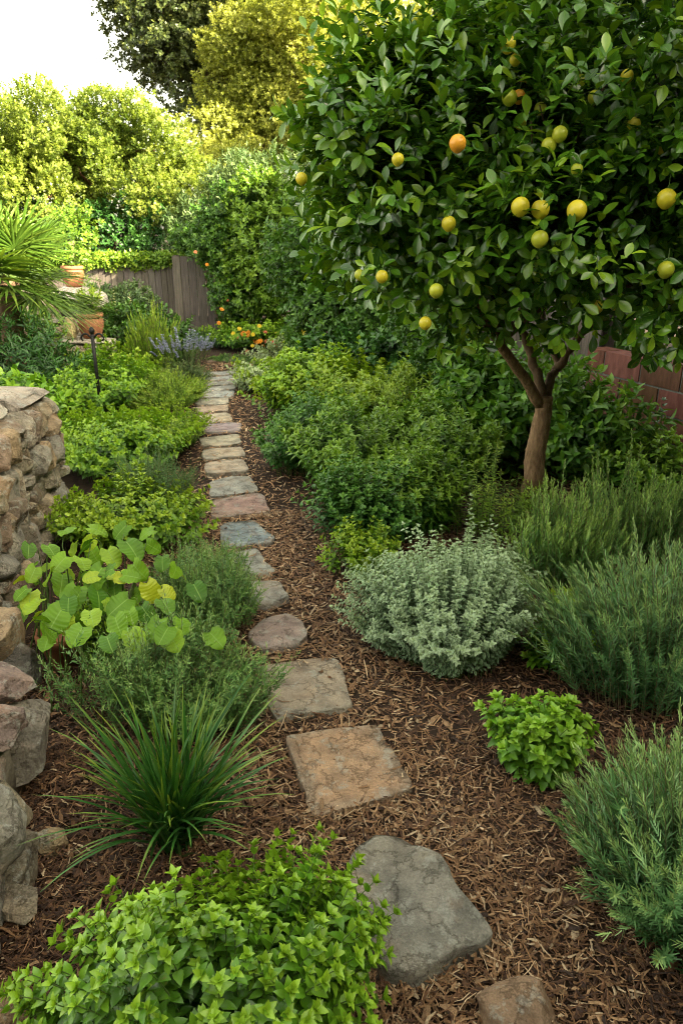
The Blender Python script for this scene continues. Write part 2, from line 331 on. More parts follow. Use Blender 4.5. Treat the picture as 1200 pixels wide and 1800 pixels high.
# stepping stones: outline on the photograph's ground plane, thickness, colour, label
def inpoly(P, poly):
    x, y = P[:, 0], P[:, 1]; r = np.zeros(len(P), bool); k = len(poly)
    for a in range(k):
        (x1, y1), (x2, y2) = poly[a], poly[(a + 1) % k]
        c = ((y1 > y) != (y2 > y)); xi = (x2 - x1) * (y - y1) / ((y2 - y1) if y2 != y1 else 1e-9) + x1; r ^= c & (x < xi)
    return r
GREY, BLUE, TERR, PINK, TAN, SLATE = (.28, .26, .215), (.225, .28, .305), (.40, .245, .145), (.36, .23, .20), (.41, .33, .25), (.30, .305, .29)
STONES = [
 ('boulder_slab', 'large flat grey boulder slab set in mulch beside the bright oregano', [(612, 1545), (628, 1490), (658, 1461), (702, 1461), (778, 1512), (800, 1566), (864, 1620), (870, 1642), (800, 1678), (724, 1708), (655, 1692), (617, 1592)], .062, (.235, .20, .15)),
 ('flagstone', 'square terracotta coloured flagstone with pale lichen at its corners', [(499, 1296), (560, 1284), (662, 1268), (694, 1322), (729, 1386), (645, 1408), (600, 1420), (550, 1426), (522, 1358)], .032, TERR),
 ('flagstone', 'grey and tan flagstone with a blue-grey corner, just beyond the terracotta square', [(455, 1172), (520, 1160), (592, 1154), (606, 1190), (620, 1240), (556, 1250), (486, 1264), (462, 1215)], .03, (.33, .27, .205)),
 ('flagstone', 'small rounded pinkish stepping stone, the only oval one in the path', [(438, 1112), (462, 1088), (502, 1078), (532, 1092), (541, 1115), (516, 1132), (470, 1137), (446, 1130)], .04, (.35, .225, .185)),
 ('flagstone', 'grey stepping stone directly behind the small oval pink stone', [(405, 1032), (450, 1020), (488, 1021), (512, 1050), (478, 1064), (425, 1064)], .03, SLATE),
 ('flagstone', 'pale grey stepping stone with a nibbled right edge, second behind the oval stone', [(390, 976), (452, 961), (466, 985), (484, 1002), (440, 1010), (398, 1010)], .028, (.31, .31, .275)),
 ('flagstone', 'blue slate stepping stone with a clipped corner, between grey and pink stones', [(384, 926), (398, 917), (446, 912), (466, 930), (484, 942), (474, 952), (390, 960)], .03, BLUE),
 ('flagstone', 'pink sandstone stepping stone, widest of the middle stretch', [(372, 876), (462, 867), (473, 899), (420, 904), (375, 910)], .028, PINK),
 ('flagstone', 'two-tone blue and buff stepping stone beyond the wide pink one', [(368, 846), (410, 838), (440, 838), (456, 862), (410, 868), (370, 871)], .028, (.30, .31, .29)),
 ('flagstone', 'buff stepping stone beside the start of the blue-green mint', [(360, 813), (426, 805), (440, 828), (400, 832), (363, 834)], .028, TAN),
 ('flagstone', 'cream stepping stone in the middle of the far path', [(355, 791), (424, 783), (432, 800), (395, 805), (358, 806)], .026, (.42, .345, .255)),
 ('flagstone', 'light tan stepping stone in front of the mauve one', [(350, 769), (418, 762), (426, 778), (388, 784), (352, 785)], .026, (.39, .345, .255)),
 ('flagstone', 'mauve stepping stone, the most purple in the path', [(348, 748), (404, 741), (424, 743), (424, 757), (352, 761)], .026, (.33, .215, .23)),
 ('flagstone', 'cream stepping stone just beyond the mauve one', [(348, 730), (401, 725), (409, 738), (351, 742)], .024, (.41, .345, .25)),
 ('flagstone', 'salmon stepping stone between two cream ones', [(345, 715), (399, 710), (403, 722), (349, 726)], .024, (.44, .31, .22)),
 ('flagstone', 'cream grey stepping stone, sixth from the far end of the path', [(342, 702), (403, 697), (401, 709), (344, 712)], .024, (.43, .39, .31)),
 ('flagstone', 'pale blue-grey stepping stone, fifth from the far end of the path', [(350, 690), (413, 685), (409, 696), (352, 699)], .024, (.36, .38, .365)),
 ('flagstone', 'pale grey stepping stone, fourth from the far end of the path', [(356, 680), (413, 676), (416, 684), (358, 688)], .022, (.37, .36, .33)),
 ('flagstone', 'pale buff stepping stone, third from the far end of the path', [(360, 671), (416, 667), (417, 674), (362, 678)], .022, (.41, .37, .31)),
 ('flagstone', 'grey stepping stone, second from the far end of the path', [(358, 663), (418, 659), (420, 665), (361, 669)], .022, (.36, .365, .35)),
 ('flagstone', 'farthest grey stepping stone by the lavender flowers', [(352, 654), (412, 650), (421, 656), (360, 661)], .022, (.37, .38, .37)),
]
POLYS = []
def flag(name, label, px, hgt, col, seed):
    hgt *= .8
    base = np.array([at(x, y, hgt)[:2] for x, y in px]); k = len(base)
    pts = []
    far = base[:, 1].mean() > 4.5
    sub = 6 if k < 12 else 4
    for a in range(k):
        for s in range(sub): pts.append(base[a] * (1 - s / sub) + base[(a + 1) % k] * (s / sub))
    pts = np.array(pts); c = pts.mean(0)
    sm = pts.copy()
    for _ in range(1 if name == 'flagstone' else 1): sm = .5 * sm + .25 * (np.roll(sm, 1, 0) + np.roll(sm, -1, 0))
    q3 = np.concatenate([sm, np.zeros((len(sm), 1))], 1)
    sm = sm + unit(sm - c) * ((.006 if name == 'flagstone' else .010) * noise(q3, 6, seed) + .0035 * noise(q3, 24, seed + 1) + .0015 * noise(q3, 70, seed + 6))[:, None]
    POLYS.append(base)
    rings = [(1.012, -.02), (1.008, hgt * .35), (1.003, hgt * .8), (.996, hgt * .96), (.982, hgt), (.9, hgt), (.8, hgt), (.68, hgt), (.55, hgt), (.42, hgt), (.3, hgt), (.18, hgt), (.07, hgt)]
    V = []
    for f, z in rings:
        p = c + (sm - c) * f; q = np.concatenate([p, np.zeros((len(p), 1))], 1)
        amp = (.008 if name == 'flagstone' else .026) * (0 if z < hgt * .9 else 1)
        zz = z + amp * noise(q, 3.0, seed + 2) + amp * .4 * noise(q, 11, seed + 3) + amp * .5 * np.floor(2.2 * noise(q, 2.6, seed + 5)) / 2.2
        if z < hgt * .9: p = p + unit(p - c) * (.004 * noise(np.concatenate([p, np.full((len(p), 1), z)], 1), 14, seed + 4))[:, None]
        V.append(np.stack([p[:, 0], p[:, 1], zz], 1))
    m = len(sm); V = np.concatenate(V); R = len(rings)
    i = np.arange(R - 1)[:, None]; j = np.arange(m)[None]; j2 = (j + 1) % m
    F = np.stack([i * m + j, i * m + j2, (i + 1) * m + j2, (i + 1) * m + j], -1).reshape(-1, 4)
    q = np.concatenate([V[:, :2], np.zeros((len(V), 1))], 1); ed = np.repeat(np.array([f for f, z in rings]), m); ed = np.clip((ed - .78) / .2 + .55 * noise(q, 5, seed + 8), 0, 1)[:, None]
    mx = np.clip(.5 + 1.1 * noise(q, 2.2, seed + 9), 0, 1)[:, None]; col = np.asarray(col); c2 = np.array([[.30, .255, .20], [.25, .27, .265], [.40, .30, .21]][seed % 3])
    colv = (col * (1 - .38 * mx) + c2 * .38 * mx) * (1 - .45 * ed) + np.array([.27, .25, .205]) * .45 * ed
    nrm = [F, np.array([[(R - 1) * m + a for a in range(m)]])]
    gg = Geo()
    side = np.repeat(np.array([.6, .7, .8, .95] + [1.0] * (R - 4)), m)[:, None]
    gg.add(V - np.array([c[0], c[1], 0]), nrm, .5, 0, colv * (.97 + .06 * side) * (1.4 if far else 1.22))  # far stones brightened: warm light on the far path put into their colour
    o = gg.build(name, M['flag'], None, True, True); o.location = (c[0], c[1], 0)
    tag(o, label, 'stepping stone', 'stepping stones of the garden path')
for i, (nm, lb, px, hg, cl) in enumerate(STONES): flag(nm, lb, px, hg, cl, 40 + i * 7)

def boulder(label, c, h, rz, seed, col, sq=.7):
    gg = Geo(); rock(gg, (0, 0, 0), h, rz, 5, sq, .12, seed, col); o = gg.build('boulder', M['flag'], None, True, True); o.location = c
    tag(o, label, 'rock', 'loose rocks in the mulch')
p = at(912, 1790); boulder('rounded tan rock in the mulch at the bottom edge near the grey slab', (p[0], p[1] - .01, .015), (.088, .10, .075), .3, 301, (.34, .225, .145))
p = at(-12, 1800); boulder('tan rock peeking into the bottom corner below the stone wall', (p[0], p[1], .02), (.07, .08, .06), .8, 311, (.40, .27, .16))

# wood chip mulch
PATHC = np.array([at(x, y)[:2] for x, y in [(740, 1800), (740, 1580), (640, 1360), (560, 1210), (500, 1110), (465, 1040), (430, 930), (415, 840), (392, 760), (378, 700), (388, 660), (420, 640)]])
def pdist(P):
    d = np.full(len(P), 9.0)
    for a in range(len(PATHC) - 1):
        A, B = PATHC[a], PATHC[a + 1]; ab = B - A; t = np.clip(((P - A) @ ab) / (ab @ ab), 0, 1); d = np.minimum(d, np.linalg.norm(P - A - t[:, None] * ab, axis=1))
    return d
def chips(G, n, x0, x1, y0, y1, lmin, lmax, wmin, wmax, keep=None, seed=0, bnd=.30, lift=.020, shade=1.0):
    r = np.random.default_rng(seed); P = np.stack([r.uniform(x0, x1, n), r.uniform(y0, y1, n)], 1); d = pdist(P)
    m = np.ones(len(P), bool) if keep is None else keep(P, d)
    ins = np.zeros(len(P), bool)
    core = np.zeros(len(P), bool)
    for q in POLYS: ins |= inpoly(P, q); qc = q.mean(0); core |= inpoly(P, qc + (q - qc) * .88)
    m &= ~ins | (r.uniform(size=len(P)) < np.where(core, .012, .20))
    P, d, ins = P[m], d[m], ins[m]; n = len(P)
    L = r.uniform(lmin, lmax, n) * r.choice([.35, .6, 1, 1.4], n); Wd = r.uniform(wmin, wmax, n); th = Wd * r.uniform(.18, .4, n); az = r.uniform(0, 2 * math.pi, n); bend = r.normal(0, bnd, n)
    pit = r.normal(0, .26, n) * ~ins; z = np.where(ins, r.uniform(.022, .026, n), r.uniform(-.003, lift, n) + np.abs(np.sin(pit)) * L * .3)
    u = np.array([-1, 0, 1.]); sec = np.array([(-1, 0), (0, 1), (1, 0.1)])
    ul = u[None, :, None] * L[:, None, None] * .5
    wtap = np.stack([r.uniform(.25, .9, n), np.ones(n), r.uniform(.2, .9, n)], 1)[:, :, None]
    xl = np.broadcast_to(ul, (n, 3, 3)); yl = sec[None, None, :, 0] * Wd[:, None, None] * .5 * wtap + bend[:, None, None] * (u ** 2)[None, :, None] * L[:, None, None] * .5
    zl = sec[None, None, :, 1] * th[:, None, None] * wtap + xl * np.sin(pit)[:, None, None] + (r.normal(0, .1, n)[:, None, None] * (u ** 2)[None, :, None] * L[:, None, None])
    ca, sa = np.cos(az)[:, None, None], np.sin(az)[:, None, None]
    V = np.stack([xl * ca - yl * sa + P[:, 0, None, None], xl * sa + yl * ca + P[:, 1, None, None], zl + z[:, None, None]], -1).reshape(-1, 3)
    f = np.array([(0, 1, 4, 3), (1, 2, 5, 4), (3, 4, 7, 6), (4, 5, 8, 7), (2, 0, 3, 5), (5, 3, 6, 8)])
    F = (f[None] + (np.arange(n) * 9)[:, None, None]).reshape(-1, 4)
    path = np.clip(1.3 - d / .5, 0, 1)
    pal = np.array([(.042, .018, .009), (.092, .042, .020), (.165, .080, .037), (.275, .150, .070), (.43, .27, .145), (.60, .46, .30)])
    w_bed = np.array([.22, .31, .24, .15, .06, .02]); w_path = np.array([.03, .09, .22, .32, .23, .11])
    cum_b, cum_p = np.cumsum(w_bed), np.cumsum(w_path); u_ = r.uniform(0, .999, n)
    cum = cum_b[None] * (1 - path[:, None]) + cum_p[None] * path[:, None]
    k = np.minimum((u_[:, None] > cum).sum(1), 5); c = pal[k] * r.uniform(.8, 1.2, (n, 1)) * shade * (1 + .9 * np.clip((P[:, 1] - 3) / 3, 0, 1) * path)[:, None] ** 1.0  # path chips lighten with distance, painting in the light at the far end
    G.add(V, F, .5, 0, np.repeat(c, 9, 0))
g = Geo()
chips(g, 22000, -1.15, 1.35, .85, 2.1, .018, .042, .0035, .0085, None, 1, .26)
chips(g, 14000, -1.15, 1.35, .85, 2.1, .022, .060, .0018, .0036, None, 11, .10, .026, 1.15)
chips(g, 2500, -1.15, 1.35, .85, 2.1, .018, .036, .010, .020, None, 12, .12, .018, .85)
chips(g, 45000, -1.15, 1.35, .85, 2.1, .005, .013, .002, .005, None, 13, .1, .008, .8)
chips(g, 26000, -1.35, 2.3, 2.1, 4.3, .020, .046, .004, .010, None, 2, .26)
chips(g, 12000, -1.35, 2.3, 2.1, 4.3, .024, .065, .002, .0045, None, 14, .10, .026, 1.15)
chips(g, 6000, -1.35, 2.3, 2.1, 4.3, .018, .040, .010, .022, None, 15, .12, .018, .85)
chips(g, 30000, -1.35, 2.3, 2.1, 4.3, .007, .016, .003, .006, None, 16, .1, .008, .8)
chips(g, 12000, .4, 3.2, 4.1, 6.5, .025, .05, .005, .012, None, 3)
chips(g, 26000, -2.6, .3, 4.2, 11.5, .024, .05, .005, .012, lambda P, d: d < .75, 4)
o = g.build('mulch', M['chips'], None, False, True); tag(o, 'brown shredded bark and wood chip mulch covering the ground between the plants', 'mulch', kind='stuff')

# ------------------------------------------------------------------ plant builders
def finish(root, GL, GS, lm, sm='stem', fname='foliage'):
    GL.build(fname, M[lm], root)
    if GS is not None and GS.n: GS.build('stem', M[sm], root)

def stems(c, rx, ry, h, n, spread, rng, edge=.45, rot=0.0, hvar=(.75, 1.05), K=7, lean=1.6, flop=0.0):
    a = rng.uniform(0, 2 * math.pi, n); r = np.sqrt(rng.uniform(0, 1, n)); U = np.stack([np.cos(a) * r, np.sin(a) * r], 1)
    cr, sr = math.cos(rot), math.sin(rot); E = U * np.array([rx, ry]); E = np.stack([E[:, 0] * cr - E[:, 1] * sr, E[:, 0] * sr + E[:, 1] * cr], 1)
    q = np.concatenate([E, np.zeros((n, 1))], 1)
    E = E * (1 + .26 * noise(q, 1.3 / max(rx, ry), 77 + int(abs(c[0]) * 37) % 9))[:, None]
    H = h * (1 - edge * r ** 2.2) * rng.uniform(*hvar, n) * (1 + .26 * noise(q + c[0], 1.9 / max(rx, ry), 87 + int(abs(c[1]) * 37) % 9)) * np.where(rng.uniform(size=n) < .06, 1.18, 1)
    t = np.linspace(0, 1, K); B = c[:2] + E * spread; Tp = c[:2] + E * rng.uniform(.9, 1.12, (n, 1)) + rng.normal(0, .02, (n, 2))
    XY = B[:, None] + (Tp - B)[:, None] * (t ** lean)[None, :, None]
    Z = H[:, None] * (t + .35 * t * (1 - t) - flop * (r ** 2)[:, None] * np.maximum(t - .6, 0)[None] ** 1.0)
    P = np.concatenate([XY, Z[..., None] + (c[2] if len(c) > 2 else 0)], -1)
    P[..., :2] += (noise(P * 3, 1.2, 9) * .010)[..., None] * t[None, :, None]
    return P, r

def nodes(P, m, t0, rng, t1=1.0):
    n, K, _ = P.shape; tt = np.linspace(t0, t1, m); f = tt * (K - 1); i = np.minimum(f.astype(int), K - 2); w = (f - i)[None, :, None]
    Q = P[:, i] * (1 - w) + P[:, i + 1] * w; Tg = unit(P[:, i + 1] - P[:, i]); return Q, Tg, tt

def frame(Tg):
    ref = np.zeros_like(Tg); ref[..., 0] = .37; ref[..., 1] = .93; ref[..., 2] = .05
    e1 = unit(np.cross(Tg, ref)); return e1, np.cross(Tg, e1)

def herb(GL, GS, c, rx, ry, h, n, T, L, m=7, t0=.2, spread=.7, seed=0, edge=.45, e0=5, e1=50, whorl=2, sr=.0018, tipn=4, tint0=.15, tint1=.85, droop=.15, rot=0.0, smin=.55, jitter=.25, lean=1.6, stem_sides=4, profile=None):
    rng = np.random.default_rng(seed); P, r = stems(np.asarray(c), rx, ry, h, n, spread, rng, edge, rot, lean=lean)
    Q, Tg, tt = nodes(P, m, t0, rng); A, B = frame(Tg); ph = rng.uniform(0, 6.28, (n, 1))
    st = rng.normal(0, .10, (n, 1))
    clump = .16 * noise(Q, 2.5 / max(.2, min(rx, ry)) * .4, seed % 50)
    for w in range(whorl):
        az = ph + np.arange(m)[None] * math.pi / 2 + w * 2 * math.pi / whorl + rng.normal(0, jitter, (n, m))
        pe = np.cos(az)[..., None] * A + np.sin(az)[..., None] * B
        el = np.radians(e0 + (e1 - e0) * tt[None] ** 1.5 + rng.normal(0, 12, (n, m)))[..., None]
        D = pe * np.cos(el) + Tg * np.sin(el) - np.array([0, 0, 1]) * droop * (1 - tt)[None, :, None]
        Nn = Tg * np.cos(el) - pe * np.sin(el) + rng.normal(0, .18, (n, m, 3)) + np.array([0, 0, .4])
        prof = (smin + (1 - smin) * np.sin(math.pi * (.12 + .78 * tt))) if profile is None else profile(tt)
        sz = L * prof[None] * rng.uniform(.72, 1.15, (n, m))
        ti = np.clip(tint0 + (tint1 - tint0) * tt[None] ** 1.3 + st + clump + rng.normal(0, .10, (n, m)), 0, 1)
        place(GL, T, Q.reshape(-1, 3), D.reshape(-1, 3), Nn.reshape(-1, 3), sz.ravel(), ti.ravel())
    tip, tg = P[:, -1], unit(P[:, -1] - P[:, -2]); A, B = frame(tg)
    for k in range(tipn):
        az = k * 2.4 + ph[:, 0]; pe = np.cos(az)[:, None] * A + np.sin(az)[:, None] * B; el = math.radians(30 + 12 * k)
        place(GL, T, tip, pe * math.cos(el) + tg * math.sin(el), tg * math.cos(el) - pe * math.sin(el) + rng.normal(0, .1, (n, 3)), L * rng.uniform(.45, .7, n), np.clip(tint1 + .12 + rng.normal(0, .1, n), 0, 1))
    if GS is not None:
        for k in range(n): tube(GS, P[k], np.linspace(sr, sr * .5, P.shape[1]), stem_sides, .5, cap=False)

def plant_herb(name, label, cat, c, mat, group=None, smat='stem', fname='foliage', **k):
    c = np.array([c[0], c[1], 0.0]); root = thing(name, label, cat, c, group); GL, GS = Geo(), Geo()
    herb(GL, GS, c, **k); finish(root, GL, GS, mat, smat, fname); return root

def needles(GL, GS, P, per, L, T, rng, el=40, tint0=.2, tint1=.95, sr=.0016, t0=.12, sides=4):
    n = len(P); Q, Tg, tt = nodes(P, per, t0, rng); A, B = frame(Tg); az = rng.uniform(0, 6.28, (n, per))
    pe = np.cos(az)[..., None] * A + np.sin(az)[..., None] * B
    e = np.radians(el + 22 * tt[None] ** 3 + rng.normal(0, 9, (n, per)))[..., None]
    D = pe * np.cos(e) + Tg * np.sin(e); Nn = Tg * np.cos(e) - pe * np.sin(e) + rng.normal(0, .15, (n, per, 3))
    sz = L * (1 - .45 * tt[None] ** 4) * rng.uniform(.7, 1.15, (n, per)); st = rng.normal(0, .12, (n, 1))
    ti = np.clip(tint0 + (tint1 - tint0) * tt[None] ** 2.2 + st + rng.normal(0, .12, (n, per)), 0, 1)
    place(GL, T, Q.reshape(-1, 3), D.reshape(-1, 3), Nn.reshape(-1, 3), sz.ravel(), ti.ravel())
    if GS is not None:
        for k in range(n): tube(GS, P[k], np.linspace(sr, sr * .5, P.shape[1]), sides, .5, cap=False)

def plant_needle(name, label, cat, c, mat, rx, ry, h, n, per, L, T=None, spread=.35, seed=0, edge=.4, el=40, lean=1.5, sr=.0016, t0=.12, group=None, smat='stem_brown', rot=0, bias=(0, 0), side=0, hvar=(.7, 1.08), tint1=.95):
    c = np.array([c[0], c[1], 0.0]); root = thing(name, label, cat, c, group); GL, GS = Geo(), Geo(); rng = np.random.default_rng(seed)
    P, r = stems(c, rx, ry, h, n, spread, rng, edge, rot, hvar, 8, lean)
    tcol = np.linspace(0, 1, 8) ** 1.4; P[..., 0] += bias[0] * tcol; P[..., 1] += bias[1] * tcol
    needles(GL, GS, P, per, L, T or T_NEEDLE, rng, el, .2, tint1, sr, t0)
    if side:                                          # side shoots
        k = rng.integers(0, n, side); f = rng.uniform(.3, .85, side); q = np.array([P[a][int(b * 7)] for a, b in zip(k, f)])
        d = unit(rng.normal(size=(side, 3)) * .7 + np.array([0, 0, .7])); ln = h * rng.uniform(.18, .35, side)
        tt = np.linspace(0, 1, 5); SPt = q[:, None] + d[:, None] * (ln[:, None] * tt)[..., None]; SPt[..., 2] += (ln[:, None] * .25 * tt ** 2)
        needles(GL, None, SPt, max(10, per // 3), L, T or T_NEEDLE, rng, el, .3, tint1)
    finish(root, GL, GS, mat, smat, 'needles'); return root

def crown(GL, blobs, T, L, dens, per=7, seed=0, up=.4, gap=-.55, nf=1.3, inner=.35, upshoot=0.0, droop=0.0, tw=1.0, zmin=.02, lsp=.5, flat=.4, rg=1.0):
    rng = np.random.default_rng(seed)
    for bi, (c, r) in enumerate(blobs):
        c = np.asarray(c, float); r = np.broadcast_to(np.asarray(r, float), (3,)); area = 4 * math.pi * (np.prod(r) ** (2 / 3)); n = int(area * dens)
        d = rdir(n, rng); rho = np.where(rng.uniform(size=n) < inner, rng.uniform(.45, .85, n), rng.uniform(.82, 1.05, n))
        Ppos = c + d * r * rho[:, None]
        sc = 1 + rg * .13 * noise(d * 2 + c, nf, seed % 40) + rg * .07 * noise(d * 2 + c, nf * 2.7, seed % 40 + 1)
        Ppos = c + d * r * (rho * sc)[:, None]
        keep = (noise(Ppos / r.mean(), nf * 2.0, seed % 40 + 2) > gap) & (Ppos[:, 2] > zmin); Ppos, d, rho = Ppos[keep], d[keep], rho[keep]; n = len(d)
        twd = unit(d + np.array([0, 0, up]) + rng.normal(0, .45, (n, 3)) - np.array([0, 0, droop]) * (d[:, 2:3] < 0))
        if upshoot: twd = np.where((rng.uniform(size=n) < upshoot)[:, None] & (d[:, 2:3] > -.1), unit(np.array([0, 0, 1.2]) + d * .3 + rng.normal(0, .2, (n, 3))), twd)
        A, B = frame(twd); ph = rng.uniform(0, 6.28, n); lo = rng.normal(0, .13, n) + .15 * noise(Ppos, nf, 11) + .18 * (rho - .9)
        for k in range(per):
            s = (k + .5) / per; az = ph + k * 2.4; pe = np.cos(az)[:, None] * A + np.sin(az)[:, None] * B
            el = np.radians(5 + 55 * s + rng.normal(0, 14, n))[:, None]
            D = pe * np.cos(el) + twd * np.sin(el); D[:, 2] -= droop * .5
            Nn = twd * np.cos(el) - pe * np.sin(el) + np.array([0, 0, flat]) + rng.normal(0, .25, (n, 3))
            pos = Ppos + twd * (L * tw * per * lsp * (s - .5))[..., None] if np.ndim(L) else Ppos + twd * (L * tw * per * lsp * .35 * (s - .3))
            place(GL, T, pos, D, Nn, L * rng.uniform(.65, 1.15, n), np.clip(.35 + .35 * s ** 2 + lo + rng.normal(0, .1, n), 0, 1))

def limb(pts, K=9, wob=.02, seed=0):
    pts = np.asarray(pts, float); t = np.linspace(0, len(pts) - 1, K); i = np.minimum(t.astype(int), len(pts) - 2); w = t - i
    pm = np.vstack([2 * pts[0] - pts[1], pts, 2 * pts[-1] - pts[-2]]); p0, p1, p2, p3 = pm[i], pm[i + 1], pm[i + 2], pm[i + 3]; w = w[:, None]
    q = .5 * (2 * p1 + (p2 - p0) * w + (2 * p0 - 5 * p1 + 4 * p2 - p3) * w ** 2 + (3 * p1 - p0 - 3 * p2 + p3) * w ** 3)
    r = np.random.default_rng(seed); q[1:-1] += r.normal(0, wob, (K - 2, 3)) * np.array([1, 1, .3]); return q

def shrub(name, label, cat, base, mat, blobs, T, L, dens, group=None, trunk=None, smat='bark', cn='foliage', **k):
    root = thing(name, label, cat, (base[0], base[1], 0), group); GL = Geo(); crown(GL, blobs, T, L, dens, **k); GL.build(cn, M[mat], root)
    GS = Geo(); b = np.array([base[0], base[1], -.02])
    for i, (c, r) in enumerate(blobs[:8]):
        c = np.asarray(c, float); rr = trunk or max(.012, .025 * float(np.mean(r)))
        tube(GS, limb([b + np.array([.03 * math.cos(i * 2.1), .03 * math.sin(i * 2.1), 0]), (b + c) / 2 + np.array([.05 * math.sin(i), 0, .05]), c + np.array([0, 0, .2 * float(np.min(r))])], 7, .01, i), np.linspace(rr, rr * .4, 7), 6)
    GS.build('trunk' if cn == 'crown' else 'stem', M[smat], root); return root

def bloom(root, mat, pos, r, face=(0, -.6, .8), petals=7, seed=0, name='flower'):
    rng = np.random.default_rng(seed); f = unit(np.asarray(face, float) + rng.normal(0, .25, 3)); A, B = frame(f[None]); gg = Geo()
    for ring, (sc, el) in enumerate(((1, 12), (.7, 40))):
        az = np.arange(petals) * 2 * math.pi / petals + ring * .4; pe = np.cos(az)[:, None] * A + np.sin(az)[:, None] * B; el = math.radians(el)
        place(gg, T_DIAMOND_W, np.tile(np.asarray(pos, float), (petals, 1)), pe * math.cos(el) + f * math.sin(el), f * math.cos(el) - pe * math.sin(el), r * sc, rng.uniform(.2, .9, petals))
    o = gg.build(name, M[mat], root); p = np.asarray(pos, float); g2 = Geo(); tube(g2, [p, p + np.array([.01, .05, -.08]), np.array([p[0] + .02, p[1] + .12, max(0, p[2] - .35)])], .003, 4); g2.build('stalk', M['stem'], o); return o
# ------------------------------------------------------------------ stone walls on the left
ROCKCOL = [(.35, .30, .22), (.39, .32, .23), (.42, .33, .22), (.30, .23, .17), (.35, .32, .27), (.45, .39, .30), (.35, .25, .18), (.29, .265, .23), (.40, .29, .18), (.38, .34, .27)]
def stone_face(G, A, Bp, z0, z1, out, courses, wmin, wmax, seed, depth=.09, pro=.0):
    """rocks laid in wobbly courses on the vertical face from A to Bp; out = outward normal"""
    rng = np.random.default_rng(seed); A, Bp = np.asarray(A, float), np.asarray(Bp, float); Ln = np.linalg.norm(Bp - A); u = (Bp - A) / Ln; rz = math.atan2(u[1], u[0]); out = np.asarray(out, float)
    hs_ = rng.uniform(.7, 1.3, courses); hs_ = hs_ / hs_.sum() * (z1 - z0); z = z0
    for h in hs_:
        s = -rng.uniform(0, .05)
        while s < Ln:
            w = min(rng.uniform(wmin, wmax), Ln + .03 - s) if Ln - s > wmin * .5 else Ln - s
            if w < .03: break
            split = rng.uniform() < .25 and h > .12
            for q in range(2 if split else 1):
                hh = h / (2 if split else 1); zz = z + hh * (q + .5)
                c = A + u * (s + w / 2) + out * (rng.uniform(-.02, .02) + pro)
                rock(G, (c[0], c[1], zz), (w * .58, depth * rng.uniform(.8, 1.15), hh * .60), rz + rng.normal(0, .05), 4, rng.uniform(.32, .6), .11, int(rng.integers(1e6)), np.array(ROCKCOL[rng.integers(len(ROCKCOL))]) * rng.uniform(.85, 1.2), rng.normal(0, .10))
            s += w
        z += h

uw = thing('stone_wall', 'tall mortared wall of tan and brown fieldstones, behind the broad-leaved plant', 'stone wall', (-2.0, 3.4, 0))
g = Geo()
box(g, (-2.30, 3.66, .375), (.685, .42, .375), .06); box(g, (-2.15, 2.92, .28), (.66, .42, .27), .12); g.build('mortar', M['mortar'], uw)
g = Geo()
stone_face(g, (-1.46, 2.55), (-1.58, 3.3), 0, .60, (.99, .15), 4, .08, .20, 21, .10)
stone_face(g, (-1.60, 3.2), (-1.68, 4.10), 0, .76, (.99, .08), 5, .07, .20, 22, .10)
stone_face(g, (-3.0, 4.08), (-1.66, 4.08), 0, .76, (0, 1), 6, .14, .28, 23, .10)
stone_face(g, (-2.9, 3.28), (-1.64, 3.26), .42, .78, (0, -1), 3, .12, .26, 24, .10)
stone_face(g, (-2.8, 2.5), (-1.50, 2.5), 0, .5, (0, -1), 4, .12, .26, 25, .10)
rng = np.random.default_rng(5)
for a in range(3):
    for b in range(2): rock(g, (-1.62 - .27 * a, 2.68 + .30 * b, .54 + .04 * b), (.145, .16, .07), rng.normal(0, .1), 4, .55, .08, 700 + a * 9 + b, np.array(ROCKCOL[(a * 2 + b * 3) % 9]), rng.normal(0, .05))
g.build('stones', M['rock'], uw, False, True)
CAPS = [(.56, .50, .41), (.46, .39, .32), (.50, .43, .36), (.34, .25, .2), (.36, .33, .3), (.43, .36, .29)]
for a in range(3):
    for b in range(2):
        g = Geo(); rock(g, (-1.80 - .34 * a + .02 * b, 3.46 + .43 * b, .795), (.172, .212, .05), rng.normal(0, .03), 5, .22, .02, 760 + a * 5 + b, CAPS[a * 2 + b], 0); g.build('coping_stone', M['rock'], uw, False, True)
g = Geo(); box(g, (-1.62, 3.245, .712), (.055, .035, .030), .12, .5, (.62, .17, .08)); g.build('brick', M['terra'], uw)

